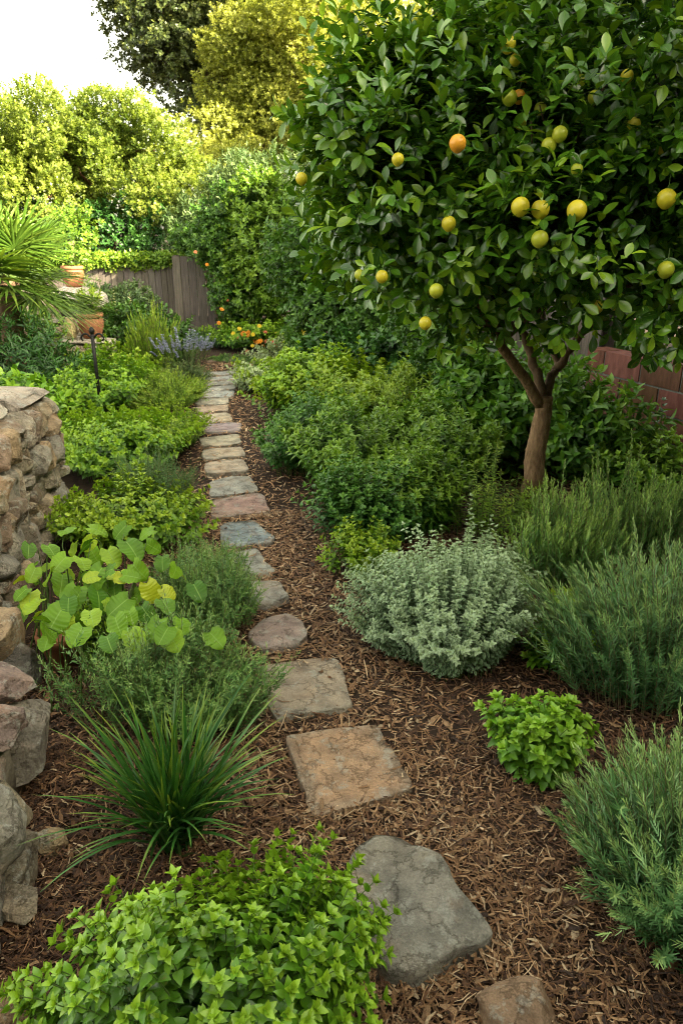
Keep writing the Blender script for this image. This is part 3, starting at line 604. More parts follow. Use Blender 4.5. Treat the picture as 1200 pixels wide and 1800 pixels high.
lw = thing('stone_wall', 'low wall of big rough boulders with a pink capstone, at the bottom left', 'stone wall', (-1.0, 1.6, 0))
LW = [  # x, y, z, half sizes, rz, colour
 (-1.02, 1.955, .315, (.15, .10, .065), .2, (.36, .26, .225)), (-1.02, 1.78, .30, (.165, .10, .06), -.1, (.34, .25, .215)), (-.955, 1.70, .20, (.07, .09, .06), .2, (.40, .31, .25)),
 (-.94, 1.93, .14, (.10, .15, .14), .1, (.31, .27, .22)), (-1.06, 1.62, .19, (.14, .10, .11), .1, (.085, .075, .072)), (-.93, 1.60, .14, (.085, .09, .09), .4, (.37, .31, .21)),
 (-.97, 1.45, .21, (.155, .13, .13), .2, (.33, .30, .245)), (-.88, 1.52, .055, (.075, .10, .075), .1, (.30, .25, .18)), (-.925, 1.33, .12, (.105, .10, .12), -.2, (.32, .30, .26)), (-.94, 1.18, .17, (.14, .10, .17), .3, (.37, .33, .25)), (-.86, 1.25, .05, (.055, .08, .07), .3, (.26, .25, .23)),
 (-.885, 1.05, .09, (.10, .10, .11), .1, (.30, .28, .24)), (-.925, 1.38, .10, (.085, .09, .11), .1, (.36, .34, .29)), (-.87, 1.26, .07, (.075, .075, .09), .3, (.38, .36, .30)), (-.80, 1.395, .04, (.04, .045, .045), .1, (.45, .38, .28)), (-.815, 1.62, .03, (.04, .035, .04), .4, (.42, .33, .2)), (-1.2, 1.5, .18, (.2, .4, .16), 0, (.28, .25, .2)), (-1.15, 1.1, .16, (.16, .22, .16), 0, (.3, .26, .2)),
]
LW = [(x - (.085 if y > 1.65 else .01), y, z, h, rz, c) for x, y, z, h, rz, c in LW]
gs = Geo()
for i, (x, y, z, h, rz, c) in enumerate(LW):
    if i < 2: g = Geo(); rock(g, (x, y, z), h, rz, 5, .42, .12, 800 + i, c); tag(g.build('capstone', M['rock'], lw, False, True))
    else: rock(gs, (x, y, z), h, rz, 5, .50, .15, 800 + i, c, .05 * math.sin(i))
gs.build('stones', M['rock'], lw, False, True)
g = Geo(); box(g, (-1.13, 1.55, .12), (.14, .42, .12)); g.build('mortar', M['mortar'], lw)
# weathered square block between the two walls
g = Geo(); rock(g, (0, 0, 0), (.115, .085, .10), .05, 5, .22, .025, 900, (.37, .27, .17)); rock(g, (.085, .03, -.12), (.07, .07, .12), .05, 5, .3, .03, 901, (.17, .155, .14))
o = g.build('stone_block', M['rock'], None, False, True); o.location = (-1.27, 2.30, .27); tag(o, 'square tan block with a chipped face, between the tall and low stone walls', 'stone block')
# small terracotta pot half hidden under the herbs
pt = at(100, 1195)
g = Geo(); lathe(g, [(.0, 0), (.055, 0), (.085, .13), (.095, .13), (.097, .165), (.085, .165), (.078, .14), (.0, .14)], (0, 0, 0)); o = g.build('flower_pot', M['terra']); o.location = (pt[0], pt[1] + .1, 0)
tag(o, 'small dark terracotta pot half hidden under the broad-leaved plant', 'flower pot')

# ------------------------------------------------------------------ near left plants
plant_herb('oregano', 'big bright green oregano clump with toothed leaves at the bottom of the photo', 'herb', (-.25, 1.12), 'oregano', rx=.425, ry=.36, h=.325, n=430, T=T_OREG, L=.038, m=10, t0=.15, spread=.66, seed=1, edge=.55, e0=5, e1=48, tipn=5, jitter=.4, profile=lambda t: .5 + .55 * np.sin(math.pi * (.1 + .8 * t)), sr=.0022, tint0=-.1, tint1=.85)
# grass-like clump
c = at(310, 1478); root = thing('iris_clump', 'spiky clump of long narrow green blades on the mulch', 'grass clump', (c[0], c[1], 0)); GL = Geo(); rng = np.random.default_rng(12)
for k in range(250):
    a = rng.uniform(0, 2 * math.pi); q = rng.uniform() ** .55; ln = rng.uniform(.30, .56) * (1.0 if q < .6 else .9); lean = q * rng.uniform(.5, 1.0) * 1.42
    t = np.linspace(0, 1, 9); th = lean * (.55 + .75 * t ** 1.3); th = np.minimum(th, 1.72)
    dr = np.concatenate([[0], np.cumsum(np.sin(th[:-1]) * ln / 8)]); dz = np.concatenate([[0], np.cumsum(np.cos(th[:-1]) * ln / 8)])
    b0 = np.array([c[0], c[1]]) + rng.normal(0, .030, 2); P = np.stack([b0[0] + math.cos(a) * dr, b0[1] + math.sin(a) * dr, np.maximum(dz, .012) + .004], 1)
    w = rng.uniform(.0040, .0068) * np.array([.8, 1, 1, 1, .95, .85, .7, .45, .06]); sd = np.array([-math.sin(a), math.cos(a), 0]); up = np.array([0, 0, .45])
    tw = rng.normal(0, .5); sdv = sd * math.cos(tw) + np.array([math.cos(a), math.sin(a), 0]) * math.sin(tw)
    V = np.stack([P - sdv * w[:, None], P - up * w[:, None] * .6, P + sdv * w[:, None]], 1); i = np.arange(8)[:, None]; j = np.arange(2)[None]
    yl = rng.uniform() < .14; tin = np.clip((.25 + .2 * t + rng.normal(0, .12)) + (.5 * t if yl else 0) + .3 * (t > .85), 0, 1)
    GL.add(V.reshape(-1, 3), np.stack([i * 3 + j, i * 3 + j + 1, (i + 1) * 3 + j + 1, (i + 1) * 3 + j], -1).reshape(-1, 4), np.repeat(tin, 3), np.tile([1, 0, 1], 9))
GL.build('blades', M['grassblade'], root)

# savory / thyme masses
c = at(290, 1330); plant_needle('savory', 'bushy fine-leaved savory just behind the spiky grass clump', 'herb', (c[0] - .01, c[1] + .20), 'savory', .40, .26, .36, 330, 56, .022, T_NEEDLE_F, .75, 31, .4, 38, 1.3, .0010, .12, side=700)
c = at(385, 1130); plant_needle('savory', 'upright fine-leaved savory spilling over the edge of the grey stepping stones', 'herb', (c[0] - .10, c[1] + .16), 'savory', .27, .40, .36, 360, 56, .021, T_NEEDLE_F, .75, 32, .4, 38, 1.3, .0010, .12, side=900)

# broad-leaved plant
T_BROAD = leafT(lin(34), .47, lambda t: (math.sin(math.pi * min(1, t * .90 + .10)) ** .55) * (1 - .06 * math.cos(t * 19) - .025 * math.cos(t * 47)), fold=.10, curl=.34, cols=(-1, -.66, -.33, 0, .33, .66, 1), back=.20, wave=.05)
root = thing('squash_plant', 'broad-leaved squash-like plant with large lime green leaves beside the wall', 'leafy plant', (*at(200, 1160)[:2], 0)); GL, GS = Geo(), Geo(); rng = np.random.default_rng(8)
BL = [(85, 1010, 2.55, .13), (60, 1005, 2.62, .11), (110, 985, 2.6, .13), (150, 960, 2.75, .13), (230, 960, 2.75, .17), (195, 975, 2.75, .14), (260, 935, 3.0, .12), (170, 1010, 2.6, .17), (130, 1045, 2.5, .17), (175, 1050, 2.45, .16), (215, 1060, 2.40, .15), (205, 1095, 2.3, .14), (100, 1085, 2.35, .17), (140, 1110, 2.25, .15), (85, 1120, 2.3, .13), (275, 1100, 2.3, .14), (300, 1120, 2.2, .14), (345, 1035, 2.55, .13), (375, 1118, 2.25, .13), (240, 1000, 2.65, .14), (285, 985, 2.8, .12), (120, 935, 2.9, .13), (170, 930, 2.95, .13), (60, 1060, 2.45, .13), (160, 1080, 2.35, .13), (255, 1075, 2.35, .12), (110, 1020, 2.65, .15), (60, 1085, 2.4, .12), (190, 1125, 2.2, .12), (235, 1120, 2.2, .13), (320, 1095, 2.3, .11), (290, 1060, 2.4, .12), (310, 1000, 2.6, .11), (215, 930, 2.9, .12), (90, 965, 2.75, .12), (145, 985, 2.65, .12), (40, 1040, 2.5, .10), (120, 1060, 2.4, .12), (265, 960, 2.8, .11), (200, 1030, 2.6, .14), (240, 1040, 2.6, .14)]
for i, (px, py, Y, L) in enumerate(BL):
    p = atY(px, py, Y); b = np.array([p[0] * .9 - .14 + rng.normal(0, .04), min(Y, 2.6) + .02 + rng.normal(0, .05), 0]); a = rng.uniform(0, 6.28)
    outw = unit(np.array([p[0] - b[0] + .35 * math.cos(a), p[1] - b[1] - .55 + .3 * math.sin(a), 0])); D = outw + np.array([0, 0, rng.uniform(-.55, .05)]); N_ = np.array([0, -.25, 1.]) + rng.normal(0, .42, 3)
    L *= .62; place(GL, T_BROAD, (p - unit(D) * L * .35)[None], D[None], N_[None], L, np.clip(rng.normal(.48, .2), 0, 1))
    q = p - unit(D) * L * .35; tube(GS, limb([b, (b + q) / 2 + np.array([0, 0, .04]), q], 7, .004, i), np.linspace(.004, .0025, 7), 5)
for i in range(34):
    px, py = rng.uniform(40, 330), rng.uniform(945, 1120); Y = 2.95 - (py - 940) / 180 * .75 + rng.normal(0, .05); p = atY(px, py, Y)
    D = np.array([rng.normal(0, .7), rng.normal(-.4, .5), rng.uniform(-.9, .2)]); place(GL, T_BROAD, p[None], D[None], (np.array([0, -.35, .8]) + rng.normal(0, .5, 3))[None], rng.uniform(.05, .085), np.clip(rng.normal(.42, .25), 0, 1))
    tube(GS, limb([np.array([p[0] * .92 - .1, Y + .05, 0]), p * .97 + np.array([0, .1, -.05]), p], 6, .004, i), .002, 5)
GL.build('foliage', M['broad'], root); GS.build('stem', M['stem'], root)
g = Geo()
for (px, py, Y, L, d) in [(228, 1008, 2.62, .075, (-.2, -.5, .1)), (258, 1025, 2.55, .085, (.5, -.3, -.9)), (285, 1035, 2.5, .06, (.9, -.2, -.5))]:
    place(g, T_BROAD, atY(px, py, Y)[None], np.array([d], float), np.array([[.1, -.5, .8]]), L, .5)
g.build('yellow_leaf', M['yellowleaf'], root)

c = at(165, 1165); plant_herb('mint', 'low small-leaved mint sprawling under the broad-leaved plant by the wall', 'herb', (c[0], c[1] + .12), 'mintL', rx=.20, ry=.14, h=.24, n=80, T=T_MINT, L=.036, m=7, t0=.3, seed=39, edge=.4)
# nettle-like balm behind it, bright mint patch, fennel, mounds
c = at(200, 975); plant_herb('lemon_balm', 'yellow-green balm patch directly behind the broad-leaved plant', 'herb', (c[0] + .03, c[1] + .20), 'nettle', rx=.50, ry=.46, h=.33, n=300, T=T_MINT, L=.044, m=8, t0=.3, seed=41, edge=.4, tint0=.1, tint1=.85)
c = at(262, 930); plant_needle('fennel', 'dark feathery bush between the balm patch and the far stepping stones', 'herb', (c[0], c[1] + .2), 'fennel', .26, .36, .40, 230, 50, .020, T_NEEDLE_F, .6, 42, .45, 40, 1.3, .0012, .15, side=400)
c = at(200, 840); plant_herb('mint', 'large bright green mint patch beyond the tall stone wall', 'herb', (c[0], c[1] + .30), 'mintL', rx=.58, ry=.72, h=.36, n=420, T=T_MINT, L=.050, m=9, t0=.3, seed=43, edge=.35, tint0=.1, tint1=.9)
c = at(285, 800); plant_herb('yellow_marjoram', 'low yellow-green marjoram mound at the path edge, nearer of the two mounds', 'herb', (c[0] - .02, c[1] + .25), 'mound', rx=.36, ry=.50, h=.30, n=420, T=T_OVATE4, L=.026, m=11, t0=.2, seed=44, edge=.5, tint0=.1, tint1=.9)
c = at(290, 725); plant_needle('chamomile', 'round feathery yellow-green mound below the lavender, further of the two mounds', 'herb', (c[0] - .02, c[1] + .3), 'mound', .44, .55, .36, 420, 40, .032, T_NEEDLE_F, .6, 45, .6, 42, 1.3, .0013, .15, side=500)
c = at(150, 740); plant_herb('nettle', 'deep green leafy patch around the foot of the black iron stake', 'herb', (c[0], c[1] + .4), 'mintL', rx=.62, ry=.72, h=.44, n=330, T=T_MINT, L=.058, m=9, t0=.3, seed=46, edge=.3, tint0=.0, tint1=.75)
c = at(215, 690); plant_herb('comfrey', 'pale glossy leafed comfrey behind the feathery mound', 'herb', (c[0] - .05, c[1] + .35), 'nettle', rx=.50, ry=.45, h=.42, n=190, T=T_OVATE5, L=.075, m=8, t0=.3, seed=47, edge=.3, tint0=.05, tint1=.8)

# lavender with separate flower spikes
c = at(322, 690); root = plant_needle('lavender', 'lavender bush with pale blue flower spikes beside the far path', 'lavender', (c[0], c[1] + .25), 'olive', .30, .34, .36, 220, 40, .036, T_NEEDLE_F, .5, 48, .45, 35, 1.3, .0014, .15)
rng = np.random.default_rng(49); cx, cy = root.location[0], root.location[1]
for k in range(46):
    a = rng.uniform(0, 6.28); q = math.sqrt(rng.uniform()); b = np.array([cx + .24 * q * math.cos(a), cy + .26 * q * math.sin(a), .30]); H = rng.uniform(.52, .68) - .12 * q; tp = np.array([cx + .36 * q * math.cos(a), cy + .36 * q * math.sin(a), H])
    g = Geo(); sp = np.linspace(.55, 1, 9)
    for s in sp:
        m = 5; az = rng.uniform(0, 6.28, m); D = np.stack([np.cos(az), np.sin(az), np.full(m, .7)], 1); place(g, T_DIAMOND_W, np.tile(b + (tp - b) * s, (m, 1)), D, D + np.array([0, 0, 1.]), .024 * (1.3 - s * .5), rng.uniform(.1, .9, m))
    g2 = Geo(); tube(g2, [b, b + (tp - b) * .5, tp], .0025, 4); fl = g.build('flower_spike', M['p_lav'], root); g2.build('stalk', M['stem'], fl)

# tall grassy / fennel stalks left of the lavender
c = at(250, 690); plant_needle('bulrush_grass', 'tall upright grassy stalks behind the lavender, in front of the fence shrub', 'tall grass', (c[0], c[1] + .5), 'mound', .30, .30, .68, 190, 26, .085, T_NEEDLE, .6, 50, .15, 65, 1.2, .003, .05)

# iron stake
p = at(180, 738); g = Geo(); tube(g, [(0, 0, -.1), (0, 0, .4), (0, 0, .80)], .016, 8)
hk = lambda s: [(s * .01, 0, .74), (s * .05, 0, .775), (s * .085, 0, .765), (s * .10, 0, .735), (s * .085, 0, .715)]
root = thing('garden_stake', 'thin black iron stake with a scrolled top standing in the herbs', 'stake', (p[0], p[1], 0))
gg = Geo(); gg.v = g.v; gg.f = g.f; gg.t = g.t; gg.l = g.l; gg.c = g.c; gg.n = g.n; gg.v = [v + np.array([p[0], p[1], 0]) for v in g.v]; gg.build('rod', M['iron'], root)
for s in (-1, 1): g = Geo(); tube(g, limb(np.array(hk(s)) + np.array([p[0], p[1], 0]), 12, 0), .009, 6); g.build('scroll', M['iron'], root)
g = Geo(); lathe(g, [(.0, .77), (.018, .775), (.026, .80), (.018, .825), (0, .835)], (p[0], p[1], 0), 14); g.build('finial', M['iron'], root)

# ledge with pots
p = at(150, 640); LX, LY = -3.05, 9.05
root = thing('stone_ledge', 'pale flat-topped stone ledge carrying a terracotta pot', 'ledge', (LX, LY, 0)); g = Geo(); box(g, (LX, LY, .175), (.30, .22, .175), .05); g.build('base', M['mortar'], root)
g = Geo(); rock(g, (LX, LY, .385), (.36, .26, .035), .05, 4, .3, .03, 930, (.62, .55, .45)); g.build('slab', M['rock'], root, True, True)
g = Geo(); stone_face(g, (LX - .3, LY - .22), (LX + .3, LY - .20), 0, .35, (0, -1), 3, .12, .24, 931, .06); g.build('stones', M['rock'], root, True, True)
def pot(label, loc, s, mat='terra', cat='flower pot'):
    root = thing('terracotta_pot', label, cat, loc, 'pots on the stone ledge and plinth'); x, y, z = loc; q = lambda pr: [(r * s, h * s + 0) for r, h in pr]
    g = Geo(); lathe(g, q([(0, 0), (.105, 0), (.125, .04), (.155, .14), (.16, .20), (.150, .235), (.138, .25)]), loc, 32); g.build('body', M[mat], root)
    g = Geo(); lathe(g, q([(.136, .247), (.158, .25), (.166, .265), (.166, .285), (.158, .298), (.142, .300), (.135, .27), (.12, .25), (0, .248)]), loc, 32); g.build('rim', M[mat], root); return root
pot('terracotta pot with a rolled rim on the pale stone ledge', (-2.98, LY - .03, .42), .95)
g = Geo(); lathe(g, [(0, 0), (.055, 0), (.075, .08), (.07, .16), (.045, .22), (.05, .235), (.04, .235), (.035, .2), (0, .2)], (0, 0, 0), 24); o = g.build('vase', M['cream']); o.location = (-3.22, LY - .05, .42); tag(o, 'small cream vase beside the terracotta pot on the ledge', 'vase')
PX, PY = -3.42, 9.75
root = thing('stone_plinth', 'rough whitish boulder plinth behind the terracotta pot', 'plinth', (PX, PY, 0)); g = Geo(); box(g, (PX, PY, .35), (.30, .25, .35)); g.build('core', M['mortar'], root)
g = Geo(); stone_face(g, (PX - .34, PY - .27), (PX + .34, PY - .25), 0, .8, (0, -1), 4, .18, .34, 941, .1); rock(g, (PX + .05, PY, .80), (.38, .30, .16), .2, 4, .7, .1, 942, (.62, .56, .50)); g.build('stones', M['rock'], root, True, True)
pot('wide terracotta bowl pot high on the whitish boulder plinth', (PX + .05, PY, .95), .85)
# agave-like plant in the ledge pot
root = thing('potted_seedling', 'pale leafy sprout growing in the ledge pot', 'plant', (-2.98, LY - .03, .66)); GL = Geo(); GS = Geo(); herb(GL, GS, (-2.98, LY - .03, .66), .13, .13, .36, 26, T_LANCE, .11, 7, .2, .4, 52); finish(root, GL, GS, 'mound')
root = thing('potted_shrub', 'yellow-green bushy shrub in the high bowl pot', 'plant', (PX + .05, PY, 1.2)); GL = Geo(); GS = Geo(); crown(GL, [((PX + .12, PY, 1.55), (.30, .28, .38))], T_DIAMOND, .055, 260, 7, 53, .5, upshoot=.4); tube(GS, [(PX + .05, PY, 1.10), (PX + .1, PY, 1.5)], .02, 6); finish(root, GL, GS, 'brightshrub', 'stem_brown')

# ------------------------------------------------------------------ palm and shrubs at left
root = thing('fan_palm', 'fan palm with drooping spiky fronds left of the terracotta pots', 'palm', (-3.35, 7.7, 0)); rng = np.random.default_rng(60)
g = Geo(); tube(g, limb([(-3.35, 7.7, -.05), (-3.33, 7.7, .5), (-3.32, 7.7, 1.18)], 9, .01), np.linspace(.13, .10, 9), 10); g.build('trunk', M['bark'], root)
for k in range(34):
    az = k * 2.4 + rng.normal(0, .2); el = math.radians(rng.uniform(-25, 75)); D0 = np.array([math.cos(az) * math.cos(el), math.sin(az) * math.cos(el), math.sin(el)]); pl = rng.uniform(.32, .55); h0 = np.array([-3.32, 7.7, 1.20])
    hub = h0 + D0 * pl + np.array([0, 0, -.05]); sd = unit(np.cross(D0, (0, 0, 1.))); nn = np.cross(sd, D0); R = rng.uniform(.50, .70); fr = Geo(); ns = 30
    for s in range(ns):
        an = math.radians(-125 + 250 * s / (ns - 1)); d = D0 * math.cos(an) + sd * math.sin(an) + nn * .10 * (s % 2); t = np.linspace(0, 1, 6); L = R * (.72 + .28 * math.cos(an * .7)) * rng.uniform(.9, 1.05)
        P = hub + d * (L * t)[:, None] + np.array([0, 0, -1]) * (L * .20 * t ** 2.2)[:, None]; w = np.array([.006, .014, .017, .013, .007, .001]); px_ = unit(np.cross(d, nn))
        V = np.stack([P - px_ * w[:, None], P - nn * w[:, None] * .5, P + px_ * w[:, None]], 1); i = np.arange(5)[:, None]; j = np.arange(2)[None]
        fr.add(V.reshape(-1, 3), np.stack([i * 3 + j, i * 3 + j + 1, (i + 1) * 3 + j + 1, (i + 1) * 3 + j], -1).reshape(-1, 4), np.clip(rng.normal(.45, .15) + np.repeat(t, 3) * .15, 0, 1), np.tile([1, 0, 1], 6))
    fo = fr.build('frond', M['palm'], root); g = Geo(); tube(g, limb([h0, (h0 + hub) / 2 + np.array([0, 0, .04]), hub], 5, 0), .011, 5); g.build('leafstalk', M['stem'], fo)

shrub('dark_bush', 'dark straggly bush with bronze tips in front of the fan palm', 'shrub', (-3.0, 6.9), 'darkshrub', [((-3.1, 6.9, .42), (.62, .5, .42)), ((-3.5, 6.6, .45), (.5, .5, .42)), ((-2.75, 7.2, .26), (.40, .40, .24))], T_LANCE, .085, 240, seed=61, up=.6, gap=-.5)
shrub('laurel', 'glossy green bush at the left edge just above the tall stone wall', 'shrub', (-3.0, 5.3), 'mintL', [((-3.05, 5.3, .38), (.5, .42, .40)), ((-2.55, 5.5, .30), (.4, .4, .30))], T_OVATE4, .075, 260, seed=62, up=.4)
shrub('yucca_bush', 'sunlit spiky bush at the base of the palm beside the cream vase', 'shrub', (-3.75, 8.6), 'brightshrub', [((-3.72, 8.7, .45), (.40, .35, .5)), ((-4.3, 8.4, .6), (.5, .4, .55))], T_LANCE, .13, 120, seed=63, up=.9, upshoot=.5)
# shrub in front of the fence with cream flower spikes
b = at(235, 600); fx, fy = b[0] + .0, 10.8
root = shrub('sage_bush', 'big grey-green sage bush against the fence with cream flower spikes', 'shrub', (fx, fy), 'olive', [((fx, fy, .40), (.50, .45, .40)), ((fx + .25, fy + .1, .55), (.34, .35, .34)), ((fx - .30, fy + .1, .55), (.34, .35, .34))], T_DIAMOND, .055, 430, seed=64, up=.7, upshoot=.5)
for k in range(16):
    a = rng.uniform(0, 6.28); b = np.array([fx + .35 * math.cos(a), fy - .3 + .15 * math.sin(a), .45]); tp = b + np.array([rng.normal(0, .05), -.05, rng.uniform(.28, .48)]); g = Geo()
    for s in np.linspace(.35, 1, 8): m = 4; az = rng.uniform(0, 6.28, m); D = np.stack([np.cos(az), np.sin(az), np.full(m, .8)], 1); place(g, T_DIAMOND_W, np.tile(b + (tp - b) * s, (m, 1)), D, D + np.array([0, 0, 1.]), .038 * (1.2 - .6 * s), .6)
    g.build('flower_spike', M['p_cream'], root)
b = at(290, 640); shrub('fence_foot_shrub', 'low leafy shrub between the tall grass and the corner of the fence', 'shrub', (b[0], 9.6), 'midshrub', [((b[0], 9.6, .3), (.42, .38, .34)), ((b[0] - .6, 9.9, .36), (.42, .4, .38))], T_OVATE4, .07, 260, seed=65, up=.5)

# ------------------------------------------------------------------ fences
def plank_fence(name, label, A, B, z0, z1, pw, seed, posts=(), rails=True):
    A, B = np.array(A, float), np.array(B, float); Ln = np.linalg.norm(B - A); u = (B - A) / Ln; nrm = np.array([u[1], -u[0]]); rz = math.atan2(u[1], u[0]); rng = np.random.default_rng(seed)
    root = thing(name, label, 'fence', (*((A + B) / 2), 0)); g = Geo(); s = 0
    while s < Ln:
        w = pw * rng.uniform(.85, 1.1); c = A + u * (s + w / 2); zt = z1 + rng.normal(0, .012); cl = rng.uniform(.72, 1.2) * np.array([1, rng.uniform(.95, 1.02), rng.uniform(.9, 1.04)])
        box(g, (c[0] + nrm[0] * rng.normal(0, .004), c[1] + nrm[1] * rng.normal(0, .004), (z0 + zt) / 2), (w / 2 - .004, .010, (zt - z0) / 2), rz + rng.normal(0, .01), .5, cl, (rng.normal(0, .004), 0)); s += w
    g.build('boards', M['fence'], root, False, True)
    if rails:
        for z in (z0 + .25, z1 - .12): g = Geo(); c = (A + B) / 2 - nrm * .035; box(g, (c[0], c[1], z), (Ln / 2, .02, .04), rz, .5, (.8, .8, .8)); g.build('rail', M['fence'], root, False, True)
    for q in posts: g = Geo(); c = A + u * q - nrm * .10; box(g, (c[0], c[1], (z1 + .0) / 2), (.05, .045, (z1 + .04) / 2), rz, .5, (.75, .73, .7)); g.build('post', M['fence'], root, False, True)
    return root
plank_fence('wooden_fence', 'weathered brown plank fence under the clipped vine at the back', (-7.5, 13.05), (-2.62, 12.85), 0, 1.06, .105, 70, (.1, 2.4, 4.8))
plank_fence('wooden_gate', 'taller weathered plank gate panel at the right end of the back fence', (-2.66, 12.28), (-1.85, 12.32), .02, 1.22, .135, 71, (.05, .78))
plank_fence('wooden_fence', 'old plank fence behind the lemon tree, left of the red block wall', (1.0, 8.9), (2.12, 6.18), 0, 1.42, .12, 72, (.1, 1.5, 2.9))
# vine strip on the fence
g = Geo(); root = thing('fence_vine', 'strip of sunlit clipped vine along the top of the back fence', 'vine', (-4.6, 12.95, 1.0))
crown(g, [((-7.2 + .42 * k, 13.0 - .008 * k, 1.13), (.30, .17, .13)) for k in range(12)], T_OVATE4, .055, 620, 6, 73, .6, gap=-.9, inner=.5); g.build('foliage', M['ivy'], root)
g = Geo()
for k in range(5): tube(g, limb([(-7 + k, 12.99, 0), (-6.9 + k, 12.98, .6), (-6.8 + k, 13.0, 1.15)], 7, .02, k), .012, 5)
g.build('stem', M['stem_brown'], root)

# red block wall at right
A, B = np.array([2.08, 6.12]), np.array([3.75, 2.2]); Ln = np.linalg.norm(B - A); u = (B - A) / Ln; rz = math.atan2(u[1], u[0]); nrm = np.array([u[1], -u[0]])
root = thing('block_wall', 'low wall of red glazed blocks with grey joints behind the lemon tree', 'wall', (*((A + B) / 2), 0)); g = Geo(); c = (A + B) / 2; box(g, (c[0], c[1], .365), (Ln / 2, .085, .365), rz); g.build('grout', M['grout'], root)
g = Geo(); rng = np.random.default_rng(74)
for r_ in range(4):
    s = -.2 * (r_ % 2) + .02
    while s < Ln:
        w = .385; s0, s1 = max(s, 0.005), min(s + w, Ln); 
        if s1 - s0 > .03:
            c = A + u * (s0 + s1) / 2; box(g, (c[0], c[1], .092 + r_ * .187), ((s1 - s0) / 2 - .006, .094, .0865), rz, .5, np.array([1, rng.uniform(.75, 1.1), rng.uniform(.65, .95)]) * rng.uniform(.65, 1.3))
        s += w + .004
g.build('blocks', M['brick'], root, False, True)
# ------------------------------------------------------------------ right bed
def bedherb(name, label, px, py, mat, rx, ry, h, n, T, L, seed, rot=0.0, dy=0.0, cat='herb', **k):
    c = at(px, py); return plant_herb(name, label, cat, (c[0], c[1] + dy), mat, rx=rx, ry=ry, h=h, n=n, T=T, L=L, seed=seed, rot=rot, **k)
bedherb('bee_balm', 'mid-green leafy bee balm in the middle of the right bed', 640, 880, 'bergamot', .52, .56, .52, 470, T_LANCE2, .062, 101, m=12, t0=.25, edge=.32, dy=.30, tint0=.0, tint1=.8)
bedherb('bee_balm', 'bee balm patch nearest the lemon trunk, with narrow leaves', 790, 850, 'bergamot', .50, .50, .52, 300, T_LANCE2, .072, 102, m=11, t0=.25, edge=.35, dy=.22, tint0=.0, tint1=.75)
bedherb('blue_mint', 'dark blue-green mint bulging toward the path opposite the buff stepping stones', 535, 840, 'bluemint', .34, .42, .46, 340, T_OVATE5, .044, 103, m=10, t0=.25, edge=.4, dy=.28, tint0=.0, tint1=.75)
bedherb('catmint', 'bright catmint behind the blue-green mint along the path', 530, 750, 'mintL', .50, .65, .50, 380, T_MINT, .060, 104, m=9, t0=.3, edge=.35, dy=.35, tint0=.05, tint1=.9)
bedherb('melissa', 'lime green melissa mass at the far side of the right bed', 640, 760, 'nettle', .75, .65, .58, 430, T_MINT, .064, 105, m=9, t0=.3, edge=.35, dy=.25, tint0=.0, tint1=.8)
bedherb('melissa', 'bright melissa clump at the far end of the right bed by the path', 520, 690, 'nettle', .60, .60, .44, 360, T_MINT, .060, 106, m=9, t0=.3, edge=.35, dy=.3, tint0=.05, tint1=.9)
bedherb('goldenrod', 'feathery goldenrod foliage in the right bed below the hanging lemons', 740, 780, 'mound', .50, .45, .56, 380, leafT(lin(4), .14, lance), .068, 107, m=12, t0=.25, edge=.35, dy=.1, tint0=.0, tint1=.7)
bedherb('pale_mint', 'pale variegated mint patch at the far end of the right bed', 545, 660, 'palegreen', .75, .40, .40, 330, T_OVATE4, .055, 108, m=9, t0=.3, edge=.3, dy=.25, tint0=.2, tint1=1)
bedherb('pale_mint', 'small pale mint tuft at the path edge near the farthest stepping stones', 448, 690, 'palegreen', .26, .36, .30, 160, T_OVATE4, .05, 109, m=8, t0=.3, edge=.4, dy=.15, tint0=.2, tint1=1)
bedherb('golden_oregano', 'small yellow-green oregano at the left foot of the silvery mint', 640, 1020, 'nettle', .20, .20, .24, 110, T_OVATE5, .036, 110, m=8, t0=.25, edge=.4, dy=.1, tint0=.1, tint1=.8)
bedherb('low_mint', 'dark mint fringe between the blue-green mint and the silvery mint', 640, 960, 'bluemint', .40, .30, .40, 300, T_OVATE5, .044, 111, rot=-.5, m=8, t0=.25, edge=.35, dy=.1, tint0=.0, tint1=.7)
bedherb('bee_balm', 'leafy dark bee balm between the silvery mint and the tall stalks', 720, 950, 'bergamot', .42, .30, .42, 330, T_LANCE2, .060, 117, m=9, t0=.2, edge=.3, dy=.18, tint0=.0, tint1=.8)
# tall stalks in front of the trunk
c = at(850, 950); plant_needle('tall_stalks', 'light green upright stalks with whorled leaves in front of the lemon trunk', 'herb', (c[0], c[1] + .1), 'mound', .36, .22, .42, 60, 46, .050, leafT([0, .4, 1], .10, lance), .8, 112, .2, 12, 1.2, .0028, .15, smat='stem')
# silvery variegated mint
c = at(806, 1215); plant_herb('variegated_mint', 'silvery white-edged mint, the palest bush in the garden', 'herb', (c[0] + .005, c[1] + .30), 'variegated', rx=.365, ry=.36, h=.47, n=760, T=T_OVATE4, L=.024, m=20, t0=.15, seed=113, edge=.45, rot=-.35, e0=0, e1=35, tipn=5, sr=.0012, tint0=.0, tint1=1.0, smin=.7)
c = at(985, 1190); plant_herb('cinquefoil', 'low green leafy plant in the gap between silvery mint and rosemary', 'herb', (c[0], c[1] + .06), 'mintL', rx=.14, ry=.20, h=.20, n=70, T=T_OVATE5, L=.036, m=6, t0=.3, seed=114)
c = at(1015, 1090); plant_herb('cinquefoil', 'tiny lighter green plant at the foot of the upright rosemary', 'herb', (c[0], c[1] + .05), 'nettle', rx=.10, ry=.10, h=.14, n=40, T=T_OVATE5, L=.032, m=5, t0=.3, seed=115)
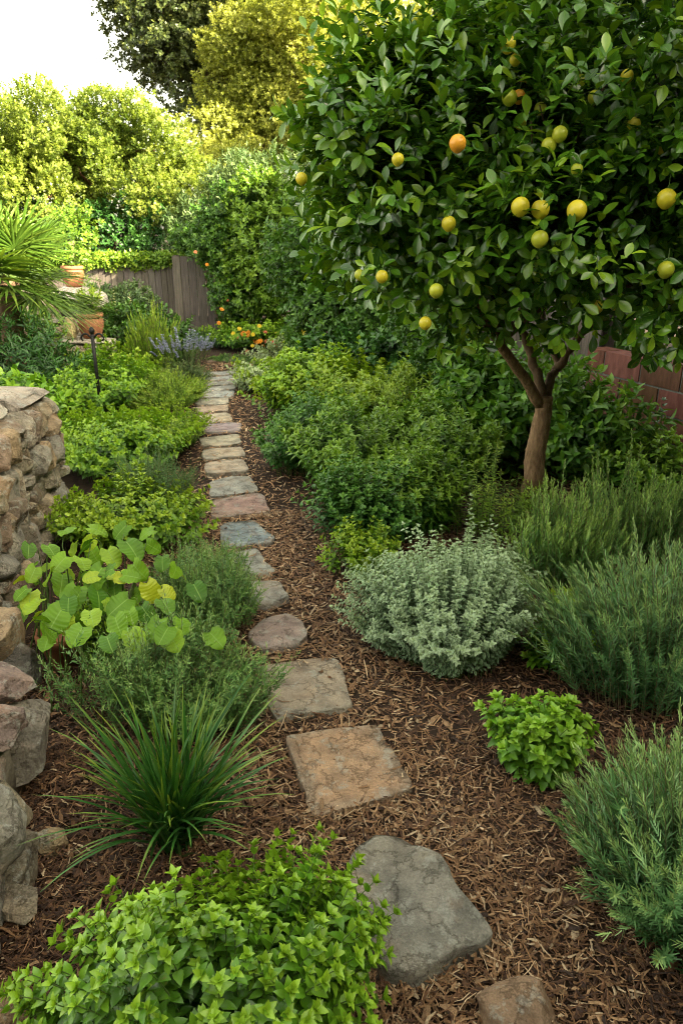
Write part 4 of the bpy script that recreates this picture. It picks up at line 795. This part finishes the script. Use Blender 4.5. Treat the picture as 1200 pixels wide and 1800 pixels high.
# lemon balm
c = at(962, 1398); plant_herb('lemon_balm', 'small vivid green lemon balm alone on the dark mulch, right of the path', 'herb', (c[0], c[1] + .11), 'balm', rx=.165, ry=.15, h=.29, n=110, T=T_MINT, L=.046, m=8, t0=.12, seed=116, edge=.35, e0=-8, e1=40, spread=.55, tipn=5, tint0=.1, tint1=.85, sr=.002)
# rosemary
c = at(1008, 1062); plant_needle('rosemary', 'upright rosemary with light green spires, left of the darker spires', 'rosemary', (c[0], c[1] + .22), 'rosemary2', .30, .25, .41, 300, 78, .025, T_SPIRE, .8, 120, .22, 30, 1.05, .0016, .08, hvar=(.72, 1.1), tint1=1.1)
c = at(1180, 1040); plant_needle('rosemary', 'darker upright rosemary spires cut by the right edge', 'rosemary', (c[0], c[1] + .42), 'rosemary2', .34, .28, .43, 270, 78, .025, T_SPIRE, .8, 121, .22, 30, 1.05, .0016, .08, hvar=(.72, 1.1))
c = at(1175, 1260); plant_needle('rosemary', 'big grey-green rosemary bush arching left, at the right edge', 'rosemary', (c[0] + .02, c[1] + .16), 'rosemary', .42, .42, .56, 520, 92, .034, None, .6, 122, .34, 36, 1.25, .0018, .1, side=160, hvar=(.6, 1.1))
c = at(1200, 1640); plant_needle('rosemary', 'nearest rosemary bush sprawling over the mulch in the bottom right corner', 'rosemary', (c[0] + .05, c[1] + .05), 'rosemary', .36, .40, .42, 420, 82, .033, None, .55, 123, .38, 36, 1.25, .0018, .1, side=140, hvar=(.55, 1.1))

# behind the lemon tree
shrub('hydrangea_bush', 'dark leafy bush behind the lemon trunk below the red block wall', 'shrub', (1.55, 5.1), 'bergamot', [((1.35, 5.25, .40), (.50, .40, .42)), ((1.75, 5.0, .28), (.40, .36, .32)), ((1.05, 5.4, .42), (.36, .35, .42))], leafT(lin(4), .22, ovate), .085, 230, seed=130, up=.2, droop=.25, gap=-.6)
shrub('ivy_bush', 'small-leaved ivy-clad shrub on a bare stem left of the lemon trunk', 'shrub', (.85, 5.7), 'midshrub', [((.82, 5.7, .72), (.26, .26, .42)), ((.72, 5.9, 1.05), (.34, .3, .34))], T_OVATE4, .048, 480, seed=131, trunk=.018, gap=-.4)
shrub('hedge_bush', 'dark overhanging hedge above the red block wall at the right edge', 'hedge', (3.0, 6.1), 'darkshrub', [((2.65, 6.3, 1.42), (.50, .45, .42)), ((3.2, 5.3, 1.40), (.50, .55, .45)), ((2.75, 5.9, 1.75), (.65, .6, .55)), ((3.5, 4.6, 1.5), (.6, .7, .7)), ((3.3, 5.8, 2.2), (.7, .7, .7))], T_OVATE4, .075, 240, seed=132, up=.2, droop=.3, gap=-.7)
c = at(1165, 850); plant_herb('sea_holly', 'pale grey-teal plant with upright leafy stems beside the brick wall at right', 'herb', (c[0], c[1] + .15), 'greyteal', rx=.18, ry=.18, h=.50, n=16, T=T_OVATE5, L=.045, m=9, t0=.2, seed=133, edge=.3)
c = at(1150, 900); plant_herb('wild_strawberry', 'loose green groundcover at the right edge behind the upright rosemary', 'herb', (c[0] + .08, c[1] + .35), 'bergamot', rx=.42, ry=.36, h=.34, n=120, T=T_OVATE5, L=.065, m=7, t0=.3, seed=134, edge=.3)
g = Geo(); rock(g, (0, 0, 0), (.07, .06, .055), .3, 4, .75, .1, 950, (.26, .17, .15)); rock(g, (-.10, .05, .06), (.06, .06, .05), .3, 4, .75, .1, 951, (.25, .24, .2)); o = g.build('rock_pile', M['rock'], None, True, True); p = at(1170, 790); o.location = (p[0], p[1] + .1, .1); tag(o, 'two small dull red and grey stones in the shade below the block wall', 'stones')

# pale stones glimpsed through the leaves
p = atY(757, 612, 7.3); root = thing('stone_pillar', 'pale rubble stone pillar glimpsed between leaves left of the lemon trunk', 'pillar', (p[0], 7.4, 0)); g = Geo(); box(g, (p[0], 7.45, .45), (.14, .1, .45)); g.build('core', M['mortar'], root)
g = Geo(); stone_face(g, (p[0] - .16, 7.33), (p[0] + .16, 7.33), 0, .95, (0, -1), 6, .12, .2, 952, .06); g.build('stones', M['rock'], root, True, True)

# ------------------------------------------------------------------ mid hedges and flower bed
shrub('hedge_bush', 'tall loose hedge shrub in the centre, under the left side of the lemon tree', 'hedge', (.35, 8.4), 'midshrub', [((-.05, 8.3, .75), (.55, .5, .75)), ((.55, 8.0, .80), (.6, .5, .80)), ((.25, 8.6, 1.45), (.75, .6, .60)), ((-.35, 8.8, 1.35), (.5, .5, .6))], T_OVATE4, .062, 330, seed=140, up=.2, gap=-.5)
shrub('hedge_bush', 'dark shrub at the foot of the centre hedge with bluish leaves', 'shrub', (.0, 7.5), 'darkshrub', [((-.05, 7.5, .32), (.5, .35, .34)), ((.6, 7.1, .36), (.5, .35, .40))], T_OVATE5, .075, 260, seed=141, up=.3, gap=-.7)
shrub('citrus_shrub', 'bright green shrub with a yellow spray left of the lemon tree', 'shrub', (-1.1, 11.9), 'brightshrub', [((-1.15, 11.9, 1.4), (.60, .55, .8)), ((-1.35, 12.0, .7), (.50, .5, .65)), ((-.75, 11.9, .65), (.60, .5, .65)), ((-1.25, 12.0, 2.0), (.48, .45, .45)), ((-.55, 11.8, 1.5), (.6, .5, .7))], T_OVATE4, .070, 250, seed=142, up=.5, upshoot=.35, gap=-.5)
g = Geo(); 
root = shrub('climbing_rose', 'dark climbing shrub with coral flowers over the gate panel', 'climber', (-1.9, 11.9), 'midshrub', [((-1.95, 12.1, 1.42), (.42, .35, .38)), ((-1.72, 12.0, .75), (.32, .35, .6)), ((-1.65, 12.2, 1.8), (.5, .4, .45)), ((-2.3, 12.4, 1.5), (.36, .22, .22))], T_OVATE4, .062, 330, seed=143, up=.3, gap=-.6)
rng = np.random.default_rng(144)
for k, (px, py) in enumerate([(372, 470), (352, 448), (408, 532)]):
    bloom(root, 'p_pink' if k % 3 else 'p_orange', atY(px - 8, py - 5, 11.66), .032, (0, -1, .3), 6, k)
shrub('olive_shrub', 'upright grey-green shrub rising behind the climbing roses', 'shrub', (-1.9, 13.4), 'olive', [((-1.9, 13.4, 1.6), (.70, .5, .8)), ((-2.5, 13.6, 1.5), (.5, .45, .6)), ((-1.3, 13.3, 2.0), (.7, .5, .8)), ((-.6, 13.2, 2.0), (.7, .6, .9)), ((-1.7, 13.6, 2.35), (.6, .5, .45))], T_LANCE, .10, 210, seed=145, up=.7, upshoot=.5, gap=-.6)
shrub('privet', 'dark hedge behind the back fence under the round sunlit tree', 'hedge', (-4.4, 14.1), 'darkshrub', [((-3.1, 14.1, 1.2), (.7, .5, 1.0)), ((-4.1, 14.2, 1.2), (.7, .5, 1.0)), ((-5.1, 14.3, 1.2), (.7, .5, .9)), ((-6.2, 14.3, 1.3), (.8, .5, .9)), ((-7.3, 14.4, 1.3), (.8, .5, .9))], T_OVATE4, .075, 210, seed=146, up=.3, gap=-.8)
shrub('privet', 'dark hedge filling the back right corner behind the lemon tree', 'hedge', (1.2, 11.6), 'darkshrub', [((.2, 11.8, 1.1), (.8, .6, 1.1)), ((1.2, 11.2, 1.2), (.9, .7, 1.2)), ((2.1, 10.2, 1.3), (.9, .8, 1.3)), ((2.7, 8.8, 1.4), (.8, .9, 1.4)), ((.6, 11.6, 2.2), (1.0, .7, .9)), ((1.9, 10.6, 2.6), (1.1, .9, 1.1)), ((2.9, 8.4, 2.7), (.9, 1.0, 1.1))], T_OVATE4, .085, 170, seed=147, up=.3, gap=-.8)
# flower bed
c = at(440, 615); root = plant_herb('marigold_bed', 'marigold patch with orange and yellow flowers where the path ends', 'flowers', (c[0], c[1] + .25), 'mintL', rx=.60, ry=.40, h=.40, n=260, T=T_MINT, L=.06, m=8, t0=.25, seed=150, edge=.4, tint0=.05, tint1=.8)
for k, (px, py, m) in enumerate([(428, 587, 'p_orange'), (434, 588, 'p_orange'), (450, 600, 'p_orange'), (457, 600, 'p_orange'), (466, 584, 'p_pink'), (484, 586, 'p_red'), (416, 593, 'p_pink'), (421, 578, 'p_yellow'), (452, 594, 'p_yellow'), (445, 588, 'p_yellow'), (468, 600, 'p_pink'), (435, 618, 'p_pink'), (444, 608, 'p_yellow'), (385, 568, 'p_orange'), (390, 544, 'p_orange'), (456, 573, 'p_yellow'), (462, 608, 'p_orange'), (437, 584, 'p_orange'), (474, 610, 'p_pink'), (410, 586, 'p_yellow')]):
    bloom(root, m, atY(px, py, c[1] - .16 + .05 * (k % 3)), .05 if k < 4 else .036, (0, -.8, .7), 8, 200 + k)
root = bedherb('dianthus', 'small plant with bright red-pink flowers right of the marigolds', 492, 622, 'mintL', .22, .20, .34, 90, T_MINT, .05, 151, dy=.25, cat='flowers')
for k, (px, py) in enumerate([(480, 603), (484, 601), (491, 605), (494, 603), (488, 608)]): bloom(root, 'p_red', atY(px, py, root.location[1] - .26), .05, (0, -.9, .6), 7, 230 + k)
bedherb('thyme_mat', 'low green thyme cushion at the foot of the gate panel', 365, 612, 'fennel', .55, .36, .24, 300, T_OVATE4, .03, 152, m=9, t0=.2, dy=.25, edge=.5, tint0=.1, tint1=.8)
bedherb('sedum', 'low dull green sedum edging the end of the path', 410, 640, 'savory', .42, .16, .10, 140, T_OVATE4, .03, 153, m=6, t0=.2, dy=.12, edge=.5, tint0=.0, tint1=.6)
root = bedherb('impatiens', 'shaded leafy plant with scattered red and purple flowers before the centre hedge', 620, 640, 'bluemint', .75, .30, .46, 200, T_OVATE5, .075, 154, dy=.5, cat='flowers', tint0=.0, tint1=.6)
for k, (px, py, m) in enumerate([(607, 599, 'p_red'), (671, 587, 'p_red'), (570, 587, 'p_mag'), (574, 590, 'p_mag'), (649, 633, 'p_blue'), (686, 598, 'p_pink'), (532, 585, 'p_yellow'), (648, 560, 'p_pink')]): bloom(root, m, atY(px, py, root.location[1] - .36), .05, (0, -.9, .5), 6, 250 + k)
# brown brick edging at the end of the path
g = Geo(); c = at(430, 640)
pv = thing('brick_edging', 'strip of weathered brown pavers across the end of the path', 'paving', (c[0], c[1], 0))
for k in range(9): box(g, (c[0] - .42 + .13 * k, c[1] + .10 + .012 * math.sin(k * 2.3), .016), (.058, .10, .016), .03 * math.sin(k), .5, np.array([.34, .23, .165]) * (.85 + .3 * ((k * 7) % 5) / 5))
g.build('pavers', M['flag'], pv, False, True)

# ------------------------------------------------------------------ lemon tree
root = thing('lemon_tree', 'lemon tree with forked trunk, glossy leaves and yellow-green fruit', 'tree', (1.14, 4.12, 0)); GT = Geo()
def L_(pts, r0, r1, seed, K=12, sides=10, wob=.006): q = limb(pts, K, wob, seed); tube(GT, q, np.linspace(r0, r1, K), sides); return q
y0 = 4.12; fk = atY(957, 708, y0)
L_([at(934, 890) + np.array([0, .05, -.05]), atY(936, 850, y0), atY(941, 790, y0), atY(951, 740, y0), atY(957, 695, y0)], .064, .046, 1, 46, 26, .0015)
GT.v = [v + unit((v - np.array([0, 0, 0])) * 0 + np.stack([v[:, 0] - np.interp(v[:, 2], [0, .3, .8], [1.14, 1.15, 1.2]), v[:, 1] - y0, 0 * v[:, 2]], 1)) * (.006 * noise(v * np.array([1, 1, .35]), 14, 5) + .004 * noise(v, 9, 6) + .03 * np.clip(.12 - v[:, 2], 0, .2) / .12)[:, None] for v in GT.v]; GT.build('trunk', M['bark_pale'], root); GT = Geo()
LIMBS = [
 [atY(952, 715, y0), atY(920, 665, 4.02), atY(880, 605, 3.9), atY(850, 560, 3.85), atY(800, 480, 3.8), atY(760, 330, 3.7)],
 [atY(955, 700, y0), atY(940, 645, 4.2), atY(920, 580, 4.25), atY(925, 480, 4.2), atY(900, 330, 4.1)],
 [atY(960, 700, y0), atY(968, 660, 4.2), atY(978, 640, 4.25), atY(950, 540, 4.35), atY(965, 420, 4.3), atY(1000, 250, 4.2)],
 [atY(975, 650, 4.24), atY(1010, 600, 4.2), atY(1045, 562, 4.1), atY(1120, 480, 3.95), atY(1190, 380, 3.9)],
]
for i, l in enumerate(LIMBS): g0 = GT = Geo(); L_(l, .034 - .003 * i, .012, 10 + i, 16, 9, .006); GT.build('limb', M['bark_pale' if i == 0 else 'bark'], root)
GT = Geo(); rng = np.random.default_rng(160); cc = np.array([1.05, 3.95, 2.02])
for k in range(46):
    l = LIMBS[k % 4]; a = l[2 + k % (len(l) - 2)]; d = rdir(1, rng)[0]; d[2] = abs(d[2]) * .5; e = cc + d * np.array([1.05, .95, .75]) * .8; e[2] = max(e[2], 1.2); L_([a, (a + e) / 2 + rng.normal(0, .06, 3) + np.array([0, 0, .05]), e], .010, .003, 50 + k, 7, 5, .01)
GT.build('branches', M['bark'], root)
GL = Geo()
LB = [((1.15, 3.98, 2.02), (1.0, 1.0, .84)), ((.45, 3.75, 1.95), (.62, .6, .62)), ((.55, 3.75, 1.62), (.55, .55, .42)), ((1.55, 3.6, 1.75), (.7, .6, .62)), ((1.35, 3.55, 2.3), (.85, .6, .65)), ((.55, 3.7, 2.22), (.5, .5, .40)), ((1.0, 3.35, 1.62), (.55, .40, .36)), ((1.95, 3.9, 2.1), (.7, .8, .9)), ((1.95, 3.7, 1.62), (.5, .5, .36)), ((.06, 3.75, 2.20), (.28, .33, .30)), ((.24, 3.75, 2.02), (.36, .4, .42)), ((.16, 3.75, 1.72), (.32, .35, .32))]
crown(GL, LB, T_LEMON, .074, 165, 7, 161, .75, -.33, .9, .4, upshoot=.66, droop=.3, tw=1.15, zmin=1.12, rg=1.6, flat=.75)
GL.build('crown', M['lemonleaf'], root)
def fruit(px, py, Y, r, mat):
    p = atY(px, py, Y); g = Geo(); V, F = ICO[4]; rr = np.random.default_rng(int(px * 7 + py)); V = V.copy(); V[:, 2] *= 1.02; V[:, 2] += .10 * np.sign(V[:, 2]) * np.maximum(np.abs(V[:, 2]) - .85, 0) * 5 * (V[:, 2] < 0); V *= (1 + .025 * noise(V, .8, int(px) % 30))[:, None]
    g.add(V * r + p, F); o = g.build('fruit', M[mat], root); g2 = Geo(); tube(g2, [p + np.array([0, 0, r * .98]), p + np.array([.004, 0, r * 1.35]), p + np.array([.012, .02, r * 2.4])], .0022, 5); g2.build('stalk', M['stem'], o)
FR = [(804, 252, 3.05, .037, 'orange'), (914, 363, 3.0, .040, 'lemon'), (949, 368, 3.02, .040, 'lemon'), (1013, 370, 2.95, .043, 'lemon'), (948, 420, 3.0, .037, 'lime'), (1170, 349, 3.0, .041, 'lemon'), (1169, 474, 3.05, .038, 'lime'), (766, 511, 3.12, .033, 'lime'), (747, 568, 3.2, .031, 'lemon'), (671, 486, 3.2, .030, 'lemon'), (632, 483, 3.25, .026, 'lime'), (983, 236, 3.1, .034, 'lime'), (964, 255, 3.12, .033, 'lime'), (788, 393, 3.15, .033, 'lemon'), (895, 172, 3.25, .034, 'lime'), (911, 170, 3.27, .03, 'orange'), (892, 78, 3.3, .036, 'lemon'), (914, 216, 3.28, .028, 'lime'), (949, 191, 3.3, .028, 'lime'), (1101, 134, 3.2, .028, 'lemon'), (1044, 171, 3.25, .03, 'lime'), (1048, 540, 3.3, .033, 'lemon'), (1080, 534, 3.3, .030, 'lemon'), (699, 280, 3.15, .028, 'lemon'), (1113, 218, 3.15, .028, 'lemon'), (1018, 142, 3.3, .028, 'lime'), (1162, 262, 3.1, .022, 'lemon'), (530, 314, 3.5, .03, 'lemon'), (1013, 298, 3.05, .026, 'lime'), (905, 105, 3.3, .026, 'lemon')]
for f in FR: fruit(f[0], f[1], f[2] + .03, f[3] * .86, f[4])

# ------------------------------------------------------------------ background trees
def tree(name, label, base, h, mat, blobs, T, L, dens, bark='bark', tr=.2, **k):
    root = thing(name, label, 'tree', (base[0], base[1], 0)); g = Geo(); b = np.array([base[0], base[1], -.1]); top = np.array([base[0], base[1], h]); tube(g, limb([b, (b + top) / 2 + np.array([.12, 0, 0]), top], 12, .03, 1), np.linspace(tr, tr * .4, 12), 12); g.build('trunk', M[bark], root)
    g = Geo()
    for i, (c, r) in enumerate(blobs): s = b + (top - b) * (.45 + .5 * ((i * .37) % 1)); c = np.asarray(c, float); tube(g, limb([s, (s + c) / 2 + np.array([0, 0, .2]), c], 7, .05, i), np.linspace(tr * .38, tr * .08, 7), 6)
    g.build('limbs', M[bark], root); GL = Geo(); crown(GL, blobs, T, L, dens, **k); GL.build('crown', M[mat], root); return root
rng = np.random.default_rng(170)
# round sunlit tree at left
bl = [((-5.3 + 2.6 * math.cos(a) * q, 15.3 + 1.4 * math.sin(a) * q, 2.85 + z), (.80, .78, .66)) for a, q, z in [(0, 0, .35), (.4, .75, -.3), (1.2, .5, .2), (2.2, .7, .2), (3.1, .8, -.1), (-.4, .8, .1), (-1.2, .7, -.2), (-2.0, .8, -.3), (-2.8, .9, .3), (-1.5, .5, .55), (.2, .45, .55), (-.7, 1.0, -.7), (-1.6, .9, -.75), (-2.5, 1.0, -.7), (-.1, .9, -.55), (.6, .2, .1), (2.6, .35, .5), (-1.0, .3, -.2), (3.4, .5, -.5), (-2.2, .5, .0), (-.6, .55, .45), (.9, .95, .0)]]
tree('round_tree', 'round yellow-green tree catching the sun behind the back fence', (-4.6, 15.3), 2.9, 'treeL', bl, T_DIAMOND_W, .060, 190, 'bark_red', .16, seed=171, up=.5, upshoot=.45, gap=-.22, nf=1.1, per=9)
def cloud(c, R, n, r0, r1, seed, zsq=.75):
    rg = np.random.default_rng(seed); out = []
    for k in range(n): d = rdir(1, rg)[0] * rg.uniform(.25, 1) ** .5; r = rg.uniform(r0, r1); out.append((np.asarray(c) + d * np.asarray(R), (r * 1.15, r * 1.1, r * zsq)))
    return out
tree('oak_tree', 'tall dark oak beyond the garden with blue sky showing through', (-2.9, 22.5), 6.5, 'treeDark', cloud((-3.45, 22.3, 7.4), (2.3, 1.8, 2.6), 46, .6, 1.05, 172) + cloud((-2.2, 22.3, 5.2), (1.7, 1.5, 1.8), 24, .6, 1.0, 182), T_DIAMOND_W, .10, 62, 'bark', .3, seed=173, up=.2, gap=-.35, nf=1.2, per=8)
tree('golden_tree', 'tall golden sunlit tree behind the top left of the lemon tree', (-.2, 20.6), 5.5, 'treeY', cloud((.1, 20.5, 5.8), (2.9, 1.5, 2.9), 52, .55, 1.0, 174) + cloud((-1.2, 20.0, 3.3), (2.2, 1.3, 1.2), 22, .6, .9, 175), T_DIAMOND_W, .062, 150, 'bark_pale', .22, seed=176, up=.3, droop=.2, gap=-.45, nf=1.4, per=8)
tree('dark_pine', 'dark evergreen tree rising behind the right of the lemon tree', (4.2, 13.5), 4.5, 'treeDark', cloud((4.4, 14.5, 4.6), (2.4, 1.5, 2.6), 34, .7, 1.1, 177), T_DIAMOND_W, .13, 34, 'bark', .22, seed=178, up=.2, gap=-.6, per=8)

# ------------------------------------------------------------------ unseen building added beside the garden to shade the foreground
HX, HY0, HY1, HZ = 6.6, -13.0, 6.6, 6.4
root = thing('shade_house', 'unseen two storey plastered building at right, added to shade the foreground', 'shade_house', (HX + 4, -3, 0))
g = Geo(); box(g, (HX + 4, (HY0 + HY1) / 2, HZ / 2), (4, (HY1 - HY0) / 2, HZ / 2)); g.build('wall', M['plaster'], root, False)
g = Geo(); e = .5; V = [(HX - e, HY0 - e, HZ), (HX + 8 + e, HY0 - e, HZ), (HX + 8 + e, HY1 + e, HZ), (HX - e, HY1 + e, HZ), (HX + 4, HY0 - e, HZ + 2.3), (HX + 4, HY1 + e, HZ + 2.3)]; V = [(x, y, z + .02) for x, y, z in V] + [(x, y, z + .2) for x, y, z in V]
g.add(np.array(V), [np.array([(6, 9, 11, 10), (7, 10, 11, 8), (0, 1, 2, 3), (0, 6, 7, 1), (1, 7, 8, 2), (2, 8, 9, 3), (3, 9, 6, 0)]), np.array([(6, 10, 7), (9, 8, 11)])]); g.build('roof', M['rooftile'], root, False)
for z in (1.5, 4.4):
    for y in (-10, -6.5, -3, .5, 4):
        g = Geo(); box(g, (HX - .02, y, z), (.045, .62, .75)); w = g.build('window', M['fence'], root, False); g = Geo(); box(g, (HX - .055, y, z), (.015, .54, .67)); g.build('pane', M['glass'], w, False)
# unseen tall hedges, added to block sky light from right and behind
shrub('privet', 'unseen tall hedge behind the viewpoint, added to block sky light', 'hedge', (0, -3.6), 'darkshrub', [((-5.5 + 1.6 * k, -3.6, z), (1.1, .7, 1.2)) for k in range(8) for z in (1.0, 2.9, 4.4)], T_DIAMOND_W, .16, 42, seed=190, up=.3, gap=-.9)
shrub('privet', 'tall dark hedge outside the view at right, added to block sky light', 'hedge', (4.6, 0), 'darkshrub', [((4.7, -2.6 + 1.5 * k, z), (.8, 1.1, 1.2)) for k in range(5) for z in (1.0, 2.9, 4.2)], T_DIAMOND_W, .16, 42, seed=191, up=.3, gap=-.9)
